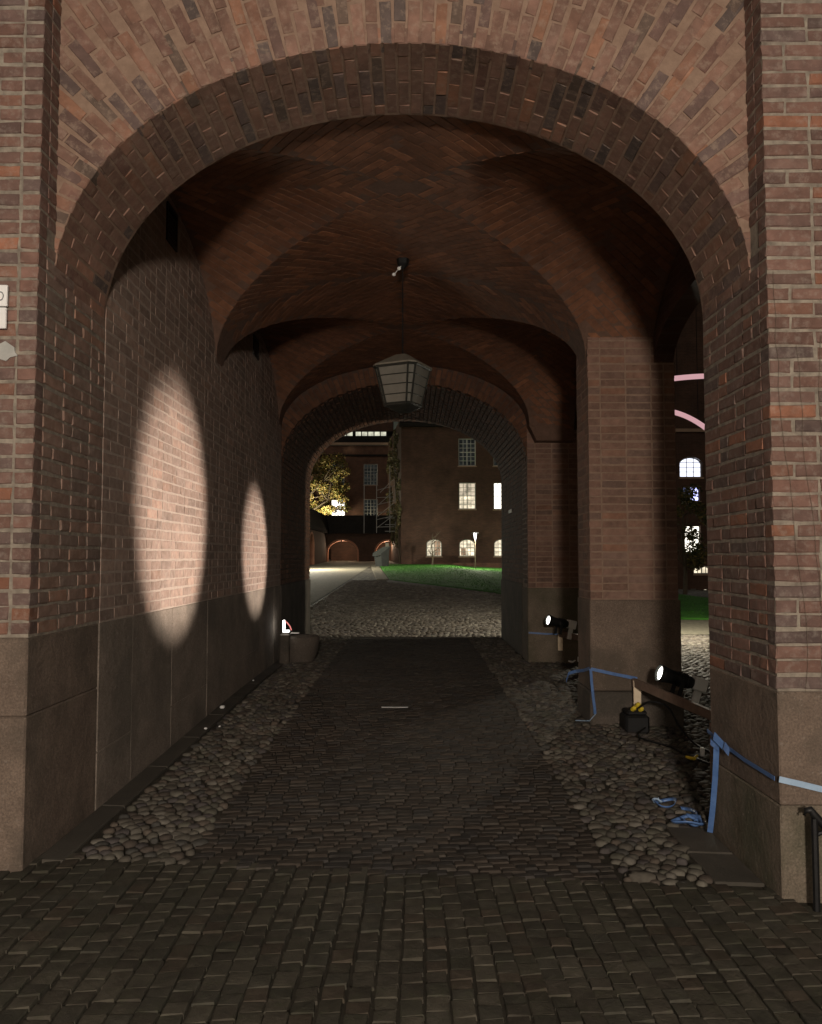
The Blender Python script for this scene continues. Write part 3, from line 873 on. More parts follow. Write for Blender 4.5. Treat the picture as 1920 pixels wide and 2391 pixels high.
# ------------------------------------------------------------------ vault
def vz(u, v):
    if abs(u) > 1: return zcross(v)
    return max(zlong(u), zcross(v))
def vault(idx, label):
    yc, bb, ya, yb = BAYS[idx]
    root = thing('vault_bay', (VCX, yc, 4.4), label, 'vault', 'brick groin vaults over the passage')
    ext = (XO - .19 - VCX) / VA
    us = sorted(set([math.sin(math.pi / 2 * t) for t in lin(-1, 1, 150)] + lin(1.0, ext, 6)))
    ys_ = lin(ya, yb, 170)
    mb = MB()
    for u in us:
        for y in ys_: mb.v.append((VCX + u * VA, y, vz(u, (y - yc) / bb) + .0035))
    nv = len(ys_)
    for i in range(len(us) - 1):
        for j in range(nv - 1): mb.f.append((i * nv + j, (i + 1) * nv + j, (i + 1) * nv + j + 1, i * nv + j + 1))
    o = mb.build('mortar_shell', M['mortar_dark'], root, fix=False)
    def table(half, rise):
        n_ = 600; S_ = [0.]; pts_ = [(half * math.sin(math.pi / 2 * i / n_), -rise * arc1(math.sin(math.pi / 2 * i / n_))) for i in range(n_ + 1)]
        for a_, b_ in zip(pts_[:-1], pts_[1:]): S_.append(S_[-1] + math.hypot(b_[0] - a_[0], b_[1] - a_[1]))
        X_ = [p_[0] for p_ in pts_]
        return lambda t_: math.copysign(float(np.interp(abs(t_), S_, X_)), t_), S_[-1]
    ax, ax_max = table(VA, R1); ay, ay_max = table(bb, R2)
    # bricks on the swallow-tail: across the groins, on the soffit beyond them turned the other way
    P = protos('brick_vault', 'brick_vault'); out = []
    for web in ('fb', 'side', 'ext'):
        for sg in (1, -1):
            dirv = Vector((1, -sg)).normalized() if web != 'ext' else Vector((1, sg)).normalized()
            per = Vector((-dirv.y, dirv.x))
            step = .30 if False else LS + J
            for i in range(-60, 61):
                for j in range(-17, 18):
                    c = per * (i * H) + dirv * ((j + (i % 2) * .5) * step)
                    if web == 'fb':
                        if abs(c.x) > ax_max - .02 or not ya + .05 < yc + c.y < yb - .05: continue
                        u, v = ax(c.x) / VA, c.y / bb
                        if abs(u) > .95: continue
                        if not (zlong(u) > zcross(v) + .00002 and u * v * sg > 0): continue
                        f = lambda d: Vector((VCX + ax(c.x + d.x), yc + c.y + d.y, 0))
                    else:
                        if abs(c.y) > ay_max - .02 or not ya + .05 < yc + ay(c.y) < yb - .05: continue
                        u, v = c.x / VA, ay(c.y) / bb
                        if abs(v) > .985: continue
                        if web == 'side':
                            if not (abs(u) < .99 and zcross(v) > zlong(u) + .00002 and u * v * sg > 0): continue
                        elif not (1.0 < u < ext - .03 and v * sg > 0): continue
                        f = lambda d: Vector((VCX + c.x + d.x, yc + ay(c.y + d.y), 0))
                    def inside(t_):
                        w = f(dirv * t_); uu, vv = abs((w.x - VCX) / VA), abs((w.y - yc) / bb)
                        if not ya + .01 < w.y < yb - .01: return False
                        if web == 'ext': return True
                        if uu > .995: return False
                        return (zlong(uu) >= zcross(vv)) == (web == 'fb')
                    t0 = t1 = 0.0
                    while t0 > -LS / 2 and inside(t0 - .0117): t0 -= .0117
                    while t1 < LS / 2 and inside(t1 + .0117): t1 += .0117
                    if t1 - t0 < .05: continue
                    trim = min(1.0, (t1 - t0) / LS); mid = (t0 + t1) / 2
                    c = c + dirv * mid
                    def g(d):
                        w = f(d); uu, vv = (w.x - VCX) / VA, (w.y - yc) / bb
                        # stay on this web's own surface
                        if web == 'fb': w.z = zlong(uu)
                        elif web == 'side': w.z = zcross(vv)
                        else: w.z = zcross(vv)
                        return w
                    e = .01
                    p0 = g(Vector((0, 0))); tx = g(dirv * e) - g(-dirv * e); tp = g(per * e) - g(-per * e)
                    sx, sp = tx.length / (2 * e), tp.length / (2 * e)
                    if sx < .3 or sp < .3 or sp > 2.2 or sx > 2.2: continue
                    nn = tx.cross(tp).normalized()
                    if nn.z > 0: nn = -nn
                    m = frame_mtx(p0 + nn * rng.uniform(-.0005, .0008), tx, nn) @ Matrix.Diagonal((min(sx, 1.5) * trim, 1, min(sp, 1.6) * .98, 1))
                    out.append((rng.choice(P['s']), m))
    def key(q):
        p = q[1].translation
        return (not (p.x > .6 and p.y > yc - .3), p.length)
    spread('brick', 'web_bricks', out, M['brick_vault'], root, 300, key=key)
    return root
v1 = vault(0, 'nearer groin vault of herringbone brick, just behind the entrance arch')
v2 = vault(1, 'farther groin vault of dark brick, behind the hanging lantern')

# ------------------------------------------------------------------ right arcade: pillar, end pier, end arch, outer wall
pi_ = thing('brick_pillar', (2.17, 8.28, .12), 'square brick pillar on a tall stone base between the right openings', 'pillar', 'pillars along the right side of the passage')
b = courses((PX0, PIER0, 0), (1, 0, 0), (0, -1, 0), XO - PX0, PL, 4.10, zphase=PL, key='brick_pier', seed=12, start_hdr=True)
b += courses((PX0, PIER1, 0), (0, -1, 0), (-1, 0, 0), PIER1 - PIER0 - .10, PL, 4.02, zphase=PL, key='brick_pier', seed=13)
spread('brick', 'hidden_bricks', b, M['brick_pier'], pi_, 300)
mb = MB(); mb.box(PX0 + .003, XO, PIER0 + .003, PIER1, PL - .02, 5.2); mb.build('mortar_core', M['mortar_soft'], pi_)
mb = MB(); mb.bbox(PX0 - .01, XO + .02, PIER0 - .015, PIER1 + .02, .42, PL - .004, .012); mb.build('plinth_block', M['granite'], pi_)
mb = MB(); mb.bbox(PX0 - .02, XO + .03, PIER0 - .03, PIER1 + .03, -.2, .416, .015); mb.build('plinth_block', M['granite_dark'], pi_)

ep = thing('brick_pillar', (2.2, 12.6, .2), 'brick end pier with a grey green stone base beside the far arch', 'pillar', 'pillars along the right side of the passage')
b = courses((PX0, YV2, 0), (1, 0, 0), (0, -1, 0), XO - PX0, PL - .04, 4.0, zphase=PL - .04, key='brick_pier', seed=14, start_hdr=True)
spread('brick', 'hidden_bricks', b, M['brick_pier'], ep, 300)
mb = MB(); mb.box(PX0 + .003, XO, YV2 + .003, YV2 + .6, PL - .06, 4.6); mb.build('mortar_core', M['mortar_soft'], ep)
mb = MB(); mb.bbox(PX0 - .01, XO + .02, YV2 - .015, YV2 + .6, -.2, PL - .044, .012); mb.build('plinth_block', M['granite_green'], ep)

# outer wall of the arcade above the two openings
mb = MB()
for yc, bb in OPEN:
    ys = [yc + bb * math.sin(t) for t in lin(-math.pi / 2, math.pi / 2, 60)]
    k0 = len(mb.v)
    for y in ys: mb.v += [(XO - .004, y, open_top(y)), (XO - .004, y, 5.2), (XO - .2, y, open_top(y)), (XO - .2, y, 5.2)]
    for i in range(len(ys) - 1):
        a, c = k0 + i * 4, k0 + i * 4 + 4
        mb.f += [(a, a + 1, c + 1, c), (a, c, c + 2, a + 2), (a + 2, c + 2, c + 3, a + 3)]
aw = mb.build('arcade_wall', M['far_brick_dark']); tag(aw, 'brick wall over the two side openings of the passage', 'wall')

# end arch: thick barrel
fa = thing('end_arch', (-.1, 14.0, 3.15), 'thick brick arch closing the far end of the passage towards the courtyard', 'arch')
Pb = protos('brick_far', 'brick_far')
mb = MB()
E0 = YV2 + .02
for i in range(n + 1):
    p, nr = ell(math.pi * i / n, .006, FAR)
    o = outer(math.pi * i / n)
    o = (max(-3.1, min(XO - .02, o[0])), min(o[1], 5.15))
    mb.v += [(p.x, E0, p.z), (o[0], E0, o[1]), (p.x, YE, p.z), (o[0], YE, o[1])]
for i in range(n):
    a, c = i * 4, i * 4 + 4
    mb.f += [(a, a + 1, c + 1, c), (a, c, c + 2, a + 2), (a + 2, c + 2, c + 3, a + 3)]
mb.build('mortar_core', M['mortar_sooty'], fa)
face = []
Tt, Ss = arc_table(.06, E=FAR)
s = .035
while s < Ss[-1]:
    t = at_s(Tt, Ss, s); st = (int(s / .0755) % 2) * .125
    p, nr = ell(t, LS / 2 + st, FAR)
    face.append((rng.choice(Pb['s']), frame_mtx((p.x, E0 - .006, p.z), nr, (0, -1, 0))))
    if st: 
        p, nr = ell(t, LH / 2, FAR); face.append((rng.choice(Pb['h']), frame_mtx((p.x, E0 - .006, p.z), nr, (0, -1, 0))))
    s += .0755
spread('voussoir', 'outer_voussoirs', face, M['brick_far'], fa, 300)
soff = []
Tt, Ss = arc_table(0, E=FAR); s = .04; k = 0
while s < Ss[-1]:
    t = at_s(Tt, Ss, s); p, nr = ell(t, 0, FAR); y = E0 + (0 if k % 2 else .12)
    while y < YE - LS:
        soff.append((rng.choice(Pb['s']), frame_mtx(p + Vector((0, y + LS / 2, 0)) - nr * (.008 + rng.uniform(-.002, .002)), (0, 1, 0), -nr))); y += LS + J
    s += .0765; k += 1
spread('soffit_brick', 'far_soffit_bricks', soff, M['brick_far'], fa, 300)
# jambs of the end arch
for side, xj, nrm in (('l', XL, (1, 0, 0)), ('r', PX0, (-1, 0, 0))):
    mb = MB()
    if side == 'l': mb.box(-8, XL - .010, E0 + .0, YE, -.2, 3.17)
    else: mb.box(PX0 + .006, XO, YV2 + .62, YE, -.2, 3.17); mb.box(PX0 + .006, PX0 + .02, YV2 + .03, YV2 + .62, PL, 3.17)
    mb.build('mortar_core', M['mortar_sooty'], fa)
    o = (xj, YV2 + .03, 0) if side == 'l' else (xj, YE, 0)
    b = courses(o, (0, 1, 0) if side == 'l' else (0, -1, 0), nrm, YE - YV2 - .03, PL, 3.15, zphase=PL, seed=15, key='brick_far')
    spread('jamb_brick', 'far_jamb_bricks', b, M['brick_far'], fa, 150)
    mb = MB()
    if side == 'l': mb.bbox(XL - .2, XL + .012, YV2 + .03, YE + .03, -.2, PL - .004, .01)
    else: mb.bbox(PX0 - .012, PX0 + .2, YV2 + .62, YE + .03, -.2, PL - .004, .01)
    mb.build('plinth_block', M['granite_dark'], fa)

# ------------------------------------------------------------------ things in the passage
# lantern
ln = thing('hanging_lantern', (-.08, 7.85, 3.1), 'big dark framed lantern with milky panes hanging from the vault on a rod', 'lantern')
LX, LY = -.08, 7.85
rot = Matrix.Translation((LX, LY, 0)) @ Matrix.Rotation(R(26), 4, 'Z')
def oct_pts(rad, cham, z):
    w = rad; c = rad - cham
    pts = [(c, -w), (w, -c), (w, c), (c, w), (-c, w), (-w, c), (-w, -c), (-c, -w)]
    # turn by 45 degrees so that a narrow side looks at the passage mouth
    return [rot @ Matrix.Rotation(R(-52), 4, 'Z') @ Vector((x, y, z)) for x, y in pts]
def ring(rad, z): return oct_pts(rad, rad * .24, z)
zt, zb, rt, rb = 3.525, 3.165, .214, .140
def prof(f): return zb + (zt - zb) * f, rb + (rt - rb) * f
for k in range(8):
    for r_ in range(4):
        f0, f1 = r_ / 4 + .012, (r_ + 1) / 4 - .012
        z0, a0 = prof(f0); z1, a1 = prof(f1)
        A, B = ring(a0 * .985, z0), ring(a1 * .985, z1)
        p, q, s_, t_ = A[k], A[(k + 1) % 8], B[(k + 1) % 8], B[k]
        sh = .06
        c0 = (p + q) / 2; c1 = (s_ + t_) / 2
        p, q = p + (c0 - p) * sh, q + (c0 - q) * sh; s_, t_ = s_ + (c1 - s_) * sh, t_ + (c1 - t_) * sh
        nn = (q - p).cross(t_ - p).normalized() * .004
        MB().add([p, q, s_, t_, p + nn, q + nn, s_ + nn, t_ + nn], [(0, 1, 2, 3), (7, 6, 5, 4), (0, 4, 5, 1), (1, 5, 6, 2), (2, 6, 7, 3), (3, 7, 4, 0)]).build('pane', M['milk'], ln)
mb = MB()
for k in range(8):
    mb.tube([ring(rb, zb)[k], ring(rt, zt)[k]], .011, 6)
for r_ in range(1, 4):
    z, a = prof(r_ / 4); P8 = ring(a, z)
    for k in range(8): mb.tube([P8[k], P8[(k + 1) % 8]], .006, 5)
for z, a, rr in ((zt, rt, .018), (zb, rb, .016)):
    P8 = ring(a, z)
    for k in range(8): mb.tube([P8[k], P8[(k + 1) % 8]], rr, 6)
mb.build('frame', M['lantern_metal'], ln)
mb = MB(); A = ring(.232, zt + .02); B = ring(.06, zt + .130); C_ = ring(.232, zt + .005)
mb.v = [tuple(p) for p in A + B + C_]
mb.f = [(k, (k + 1) % 8, 8 + (k + 1) % 8, 8 + k) for k in range(8)] + [tuple(range(8, 16))] + [(16 + k, 16 + (k + 1) % 8, (k + 1) % 8, k) for k in range(8)] + [tuple(range(16, 24))[::-1]]
mb.build('cap', M['lantern_top'], ln)
mb = MB(); A = ring(.15, zb - .01); B = ring(.05, zb - .065)
mb.v = [tuple(p) for p in A + B]
mb.f = [tuple(range(8)), tuple(range(8, 16))[::-1]] + [(k, (k + 1) % 8, 8 + (k + 1) % 8, 8 + k) for k in range(8)]
mb.build('base', M['lantern_metal'], ln)
zc = vz((LX - VCX) / VA, (LY - BAYS[0][0]) / BAYS[0][1])
mb = MB(); mb.tube([(LX, LY, zt + .12), (LX, LY, zc + .02)], .006, 6); mb.build('rod', M['black'], ln)
mb = MB(); mb.tube([(LX, LY, zc - .09), (LX, LY, zc - .05), (LX, LY, zc + .03)], [.02, .055, .07], 10); mb.build('ceiling_rose', M['black'], ln)
for dx, dz in ((-.035, -.11), (-.085, -.17)):
    mb = MB(); mb.tube([(LX + dx, LY - .06, zc + dz - .016), (LX + dx, LY - .06, zc + dz - .008), (LX + dx, LY - .06, zc + dz + .008), (LX + dx, LY - .06, zc + dz + .016)], [.008, .018, .018, .008], 8)
    mb.tube([(LX + dx, LY - .05, zc + dz), (LX, LY, zc - .04)], .004, 5)
    mb.build('insulator', M['white'], ln, True)

# spot lamps on planks
def spot(lens, target, label, energy, size, power_extra=None, clampside=1):
    lens = Vector(lens); d = (Vector(target) - lens).normalized()
    root = thing('spot_lamp', tuple(lens), label, 'spotlight', 'spotlights clamped to planks')
    q = d.to_track_quat('Y', 'Z').to_matrix().to_4x4()
    X = Matrix.Translation(lens) @ q           # local +y = beam
    def tb(prof_, mat, name, sides=16):
        mb = MB(); n_ = sides
        for y, r in prof_:
            for k in range(n_): mb.v.append(tuple(X @ Vector((r * math.cos(2 * math.pi * k / n_), y, r * math.sin(2 * math.pi * k / n_)))))
        m_ = len(prof_)
        mb.f = [(i * n_ + k, i * n_ + (k + 1) % n_, (i + 1) * n_ + (k + 1) % n_, (i + 1) * n_ + k) for i in range(m_ - 1) for k in range(n_)]
        mb.f += [tuple(range(n_))[::-1], tuple((m_ - 1) * n_ + k for k in range(n_))]
        return mb.build(name, mat, root)
    tb([(-.30, .045), (-.27, .058), (-.10, .060), (-.05, .066), (-.02, .075), (-.004, .075)], M['black'], 'lamp_body')
    for yy in (-.24, -.215, -.19, -.165): tb([(yy, .064), (yy + .008, .068), (yy + .014, .064)], M['black'], 'cooling_fin')
    tb([(-.004, .068), (.012, .078), (.020, .078), (.021, .070), (.006, .063), (-.003, .061)], M['lantern_metal'], 'bezel')
    tb([(-.003, .060), (.002, .058), (.006, .045), (.008, .020), (.0085, .004)], E_LENS, 'lens')
    for sx in (-1, 1):
        MB().bbox(sx * .074 - .004, sx * .074 + .004, -.20, -.16, -.16, .02, .002, X).build('yoke_arm', M['black'], root)
        MB().tube([X @ Vector((sx * .066, -.18, 0)), X @ Vector((sx * .092, -.18, 0))], .014, 8).build('yoke_knob', M['black'], root)
    mb = MB(); mb.bbox(-.06, .06, -.42, -.30, -.05, .07, .012, X); mb.build('gear_box', M['clamp'], root)
    mb = MB(); mb.bbox(-.02, .02, -.40, -.34, -.20, -.05, .006, X); mb.build('clamp', M['clamp'], root)
    L = bpy.data.lights.new('spot_light', 'SPOT'); L.energy = energy; L.color = (1.0, .86, .75)
    L.spot_size = R(size); L.spot_blend = .62; L.shadow_soft_size = .04
    o = bpy.data.objects.new('spot_light', L); COL.objects.link(o)
    o.matrix_basis = Matrix.Translation(lens + d * .03) @ d.to_track_quat('-Z', 'Y').to_matrix().to_4x4()
    attach(o, root)
    return root
spot((2.19, 7.27, .69), (XL, 6.80, 2.02), 'lit black spotlight with a pale gear box, nearer one beside the pillar', 1800, 29.2)
spot((1.94, 11.64, .824), (XL, 10.32, 1.74), 'lit black spotlight with a pale gear box, farther one by the end pier', 1450, 24)

def stand(label, plank_pts, batten, w=.11):
    root = thing('lamp_plank', tuple(batten[0]), label, 'plank', 'planks that carry the spotlights')
    a, b_ = [Vector(p) for p in plank_pts]
    mb = MB(); mb.ribbon([a, b_], (0, 0, 1), w, .03); mb.build('plank', M['plank'], root)
    p, q = [Vector(x) for x in batten]
    mb = MB(); mb.bbox(p.x - .035, p.x + .035, p.y - .012, p.y + .012, q.z, p.z, .003); mb.build('batten', M['wood'], root)
    return root
stand('brown plank from the pillar to the right jamb with a pale wooden leg', [(2.12, 7.90, .52), (2.27, 6.15, .52)], [(2.14, 7.86, .54), (2.14, 7.86, .27)], .075)
stand('short brown plank with a pale wooden leg in front of the end pier', [(2.18, 12.12, .59), (2.42, 11.3, .59)], [(2.19, 12.15, .583), (2.19, 12.15, .345)], .085)
# props under the planks' far ends
mb = MB(); mb.bbox(2.23, 2.30, 6.17, 6.23, gz(2.27, 6.2) - .02, .472, .004); tag(mb.build('wooden_prop', M['plank']), 'short wooden post under the long brown plank', 'post')
mb = MB(); mb.bbox(2.38, 2.45, 11.32, 11.38, gz(2.4, 11.35) - .02, .547, .004); tag(mb.build('wooden_prop', M['plank']), 'short wooden post under the plank by the end pier', 'post')

# power box with yellow plugs, cable
zb_ = gz(2.09, 7.78)
bx = thing('power_box', (2.09, 7.78, zb_), 'black power box with yellow plugs at the foot of the pillar', 'power box')
mb = MB(); mb.bbox(1.98, 2.20, 7.66, 7.90, zb_ - .02, zb_ + .15, .02); mb.bbox(2.0, 2.18, 7.68, 7.88, zb_ + .15, zb_ + .19, .012); mb.build('box_body', M['rubber'], bx)
for dx, dz in ((-.04, .20), (.03, .195), (.0, .235)):
    mb = MB(); mb.tube([(2.09 + dx, 7.70, zb_ + dz), (2.09 + dx + .01, 7.67, zb_ + dz + .02), (2.09 + dx + .012, 7.655, zb_ + dz + .025)], [.020, .021, .010], 10); mb.build('plug', M['yellow'], bx)
def cable(pts, r, mat, label, cat, name='cable', group=None):
    # smooth the polyline
    P_ = [Vector(p) for p in pts]; out = []
    for i in range(len(P_) - 1):
        p0, p1, p2, p3 = P_[max(i - 1, 0)], P_[i], P_[i + 1], P_[min(i + 2, len(P_) - 1)]
        for k in range(6):
            t = k / 6
            out.append(.5 * ((2 * p1) + (p2 - p0) * t + (2 * p0 - 5 * p1 + 4 * p2 - p3) * t * t + (3 * p1 - p0 - 3 * p2 + p3) * t ** 3))
    out.append(P_[-1])
    return tag(MB().tube(out, r, 6).build(name, mat, None, True), label, cat, group)
g_ = lambda x, y, h=.012: (x, y, gz(x, y) + h)
cable([(2.10, 7.68, zb_ + .22), (2.17, 7.54, zb_ + .30), (2.30, 7.45, zb_ + .27), (2.38, 7.36, zb_ + .1), g_(2.45, 7.18, .03), g_(2.5, 6.8, .03), g_(2.4, 6.5, .03), g_(2.3, 6.7, .03)], .010, M['rubber'], 'black cable looping from the power box to the right', 'cable')
cable([g_(2.20, 7.73, .05), g_(2.02, 7.4, .03), g_(2.19, 7.08, .03), g_(2.23, 6.88, .03)], .008, M['rubber'], 'thin black cable on the cobbles below the plank', 'cable')
# loose plugs on the cobbles
def plug(x, y, mat, mat2, label, dz=.03):
    z = gz(x, y) + dz
    root = thing('cable_plug', (x, y, z), label, 'plug')
    MB().tube([(x - .05, y, z), (x - .02, y - .03, z - .005), (x, y - .05, z - .004)], [.010, .014, .013], 8).build('plug_arm', mat, root)
    MB().tube([(x + .045, y, z + .01), (x + .015, y - .03, z), (x, y - .05, z - .004)], [.008, .012, .013], 8).build('plug_arm', mat, root)
    MB().bbox(x + .10, x + .135, y + .08, y + .11, z - .02, z + .05, .006).build('plug_cap', mat2, root)
plug(2.28, 6.77, M['yellow'], M['white'], 'yellow and white plug lying on the cobbles right of the power box')
plug(2.33, 12.0, M['white'], M['white'], 'small white plug at the foot of the end pier', .05)

# barrier tape
def tape(pts, wv, w, mat, label, group='pieces of blue barrier tape', name='barrier_tape'):
    return tag(MB().ribbon(pts, wv, w, .003).build(name, mat), label, 'barrier tape', group)
YT = YP - .03
tape([(XR - .012, YT + .002, .597), (1.94, YT - .003, .575), (2.05, YT, .548), (2.2, YT, .515)], (.15, 0, 1), .030, M['tape_pale'], 'pale bright tape stretched across the base of the right pilaster')
tape([(XR - .018, 5.15, .635), (XR - .016, 4.97, .612), (XR - .014, 4.6, .59), (XR - .014, 4.22, .588)], (.0, 0, 1), .022, M['tape'], 'dark blue tape along the inner side of the right jamb')
tape([(XR - .03, 4.95, .625), (XR - .035, 4.955, .57), (XR - .04, 4.97, .40), (XR - .05, 4.99, .22), (XR - .06, 5.02, .06)], (.75, -.6, 0), .033, M['tape'], 'long loose end of blue tape hanging down the right jamb')
k = thing('tape_knot', (XR - .03, 4.96, .61), 'crumpled blue tape knot at the top of the hanging end', 'tape knot')
MB().ribbon([(XR - .02, 5.0, .60), (XR - .05, 4.95, .645), (XR - .02, 4.88, .60), (XR - .03, 4.84, .61), (XR - .02, 4.80, .585)], (.3, .2, 1), .045, .004).build('loop', M['tape'], k)
MB().ribbon([(XR - .03, 4.93, .575), (XR - .055, 4.99, .60), (XR - .03, 5.05, .60)], (.2, .4, 1), .035, .004).build('loop', M['tape'], k)
pile = thing('tape_heap', (1.74, 5.3, gz(1.74, 5.3)), 'crumpled heap of blue tape on the ground by the right jamb', 'tape heap')
for (cx_, cy_, ra_, rb_, turns, ph, mt) in ((1.73, 5.24, .09, .085, 1.15, .4, 'tape'), (1.755, 5.25, .06, .06, .8, 2.6, 'tape'), (1.70, 5.60, .075, .06, .95, 3.3, 'tape'), (1.66, 5.63, .03, .03, .7, 1.0, 'tape_pale'), (1.79, 5.40, .035, .13, .62, 4.4, 'tape')):
    pts, wv = [], []
    nn = int(22 * turns)
    for kk in range(nn + 1):
        a = ph + 2 * math.pi * turns * kk / nn
        g_r = 1 + .10 * math.sin(a * 2.3 + ph)
        pts.append((cx_ + math.cos(a) * ra_ * g_r, cy_ + math.sin(a) * rb_ * g_r, gz(cx_, cy_) + .024 + .014 * math.sin(a * 1.7 + ph) + .006 * kk / nn))
        wv.append((.5 * math.cos(a), .5 * math.sin(a), .75))
    MB().ribbon(pts, wv, .022, .002).build('loop', M[mt], pile, True)
tape([(2.17, 7.962, .544), (1.94, 7.958, .59), (1.725, 7.958, .637)], (.2, 0, 1), .030, M['tape'], 'blue tape across the base of the square pillar')
tape([(1.722, 7.952, .637), (1.73, 7.948, .50), (1.742, 7.943, .365), (1.755, 7.94, .255), (1.75, 7.91, .22)], (1, .1, 0), .026, M['tape'], 'end of blue tape hanging down the pillar corner')
tape([(1.712, 7.97, .64), (1.702, 8.17, .595), (1.66, 8.36, .56), (1.60, 8.42, .53), (1.58, 8.45, .45)], (0, .3, 1), .031, M['tape'], 'short twisted end of blue tape sticking out left of the pillar')
tape([(1.755, 7.91, .22), (1.69, 7.88, gz(1.69, 7.88) + .05), (1.56, 7.9, gz(1.56, 7.9) + .045)], (0, 1, .2), .015, M['tape_pale'], 'thin pale tape tail lying on the cobbles by the pillar')
tape([(2.22, 12.205, .577), (1.98, 12.20, .583), (1.735, 12.205, .60)], (0, 0, 1), .024, M['tape'], 'blue tape across the base of the end pier')

# small things on the floor
mb = MB(); mb.bbox(-.30, -.03, 8.46, 8.50, gz(-.15, 8.48) + .006, gz(-.15, 8.48) + .014, .002); tag(mb.build('floor_strip', M['steel']), 'short pale metal strip lying across the passage paving', 'metal strip')
for i, (x, y, s_) in enumerate(((-1.86, 8.2, .022), (-1.80, 7.3, .012), (-1.70, 7.4, .009), (-1.88, 9.9, .010))):
    mb = MB(); z = gz(x, y) + .012; mb.bbox(x - s_, x + s_, y - s_, y + s_, z, z + s_ * 1.2, s_ * .35)
    tag(mb.build('litter', M['white']), ['white paper scrap by the left wall, the largest one', 'small white scrap below the left wall plinth', 'tiny pale scrap at the edge of the cobbles', 'tiny pale scrap farthest down the left wall'][i], 'litter', 'scraps of litter')
sn = thing('loose_stone', (1.2, 4.38, .03), 'large pale loose stone closing the right cobble strip', 'stone')
place('stone_body', cobble_mesh('stone_body', M['cobble'], 77), Matrix.Translation((1.2, 4.37, gz(1.2, 4.37))) @ Matrix.Diagonal((.085, .045, .05, 1)), sn)
# white plate on the left pilaster
sg = thing('wall_plate', (-2.2, YP - .02, 3.0), 'white plate of two rows screwed to the left pilaster', 'sign')
for z0, z1, xr in ((2.996, 3.108, -2.083), (2.880, 2.990, -2.086)):
    MB().bbox(-2.33, xr, YP - .030, YP - .014, z0, z1, .003).build('plate', M['white'], sg)
mb = MB()
pts = [(-2.118 + .016 * math.cos(a), YP - .0318, 3.048 + .022 * math.sin(a)) for a in lin(0, 2 * math.pi, 20)]
mb.tube(pts, .003, 5, False); mb.build('figure', M['ink'], sg)
mb = MB(); r_ = random.Random(3); pts = []
for kk in range(14):
    a = 2 * math.pi * kk / 14; pts.append((-2.11 + math.cos(a) * .075 * r_.uniform(.7, 1.2), 2.765 + math.sin(a) * .05 * r_.uniform(.75, 1.2)))
mb.prism(pts, YP - .006, YP + .01); mb.build('mortar_patch', M['patch'], lp)
# small plate far right, on the end arch jamb
mb = MB(); mb.bbox(PX0 - .02, PX0 - .004, 14.1, 14.5, 2.48, 2.54, .003); tag(mb.build('jamb_plate', M['frame']), 'tiny pale plate on the right jamb of the end arch', 'plate')
# iron handrail post at the right edge
hp = thing('handrail', (2.0, 4.05, 0), 'black iron handrail with curled end beside the right pilaster', 'handrail')
MB().tube([(1.955, 4.06, gz(1.95, 4.06) - .05), (1.955, 4.06, .44)], .017, 8).build('post', M['black'], hp)
MB().tube([(1.905, 4.06, .455), (1.915, 4.06, .478), (1.935, 4.06, .482), (1.955, 4.06, .455), (2.0, 4.055, .405), (2.08, 4.04, .36), (2.3, 4.0, .31)], [.009, .015, .018, .020, .020, .018, .018], 8).build('rail', M['black'], hp, True)
MB().tube([(1.955, 4.06, .36), (2.02, 4.06, .385), (2.3, 4.0, .27)], .012, 8).build('brace', M['black'], hp)
# ivy stems on the right pilaster
mb = MB(); r_ = random.Random(8)
for s0 in range(3):
    x, z = 2.02 + s0 * .085, PR + r_.uniform(-.4, .3); pts = []
    while z < 3.6 + r_.uniform(-.8, .8):
        pts.append((x, YP - .010, z)); x += r_.uniform(-.018, .014) - (.004 if z > 2 else 0); z += .12
        x = max(1.88, x)
    if len(pts) > 2: mb.tube(pts, .0009, 4)
tag(mb.build('climbing_stems', M['stem']), 'thin bare climber stems on the right pilaster', 'climber')
# stone bowl with a floodlight at the end of the left wall
bw = thing('stone_trough', (-1.6, 12.0, .2), 'rounded dark stone bowl at the far end of the left wall', 'stone bowl')
mb = MB(); nn_ = 20
prf = [(.20, 0.0), (.27, .20), (.285, .36), (.255, .385), (.23, .36), (.19, .28)]
for (rr, z) in prf:
    for kk in range(nn_): mb.v.append((-1.60 + rr * 1.0 * math.cos(2 * math.pi * kk / nn_), 11.95 + rr * .8 * math.sin(2 * math.pi * kk / nn_), .20 + z))
mb.f = [(i * nn_ + kk, i * nn_ + (kk + 1) % nn_, (i + 1) * nn_ + (kk + 1) % nn_, (i + 1) * nn_ + kk) for i in range(len(prf) - 1) for kk in range(nn_)] + [tuple((len(prf) - 1) * nn_ + kk for kk in range(nn_))]
mb.build('bowl', M['granite_dark'], bw, True)
fl = thing('flood_light', (-1.78, 11.7, .68), 'small glowing floodlight with a pink curved tube at the end of the left wall', 'floodlight')
mb = MB(); mb.bbox(-1.81, -1.785, 11.66, 11.73, .68, .82, .003); mb.build('upright_lens', E_FLOOD, fl)
mb = MB(); mb.bbox(-1.81, -1.72, 11.66, 11.73, .655, .68, .003); mb.build('lower_lens', E_FLOOD, fl)
MB().tube([(-1.785, 11.69, .812), (-1.75, 11.69, .785), (-1.71, 11.69, .735), (-1.69, 11.69, .68)], .009, 6).build('curved_tube', E_RED, fl, True)
mb = MB(); mb.bbox(-1.70, -1.58, 11.68, 11.73, .63, .652, .003); mb.build('base_plate', M['steel'], fl)
mb = MB(); mb.bbox(-1.86, -1.72, 11.66, 11.78, .18, .628, .02); tag(mb.build('stone_block', M['granite_dark']), 'dark stone block under the small floodlight', 'stone block')

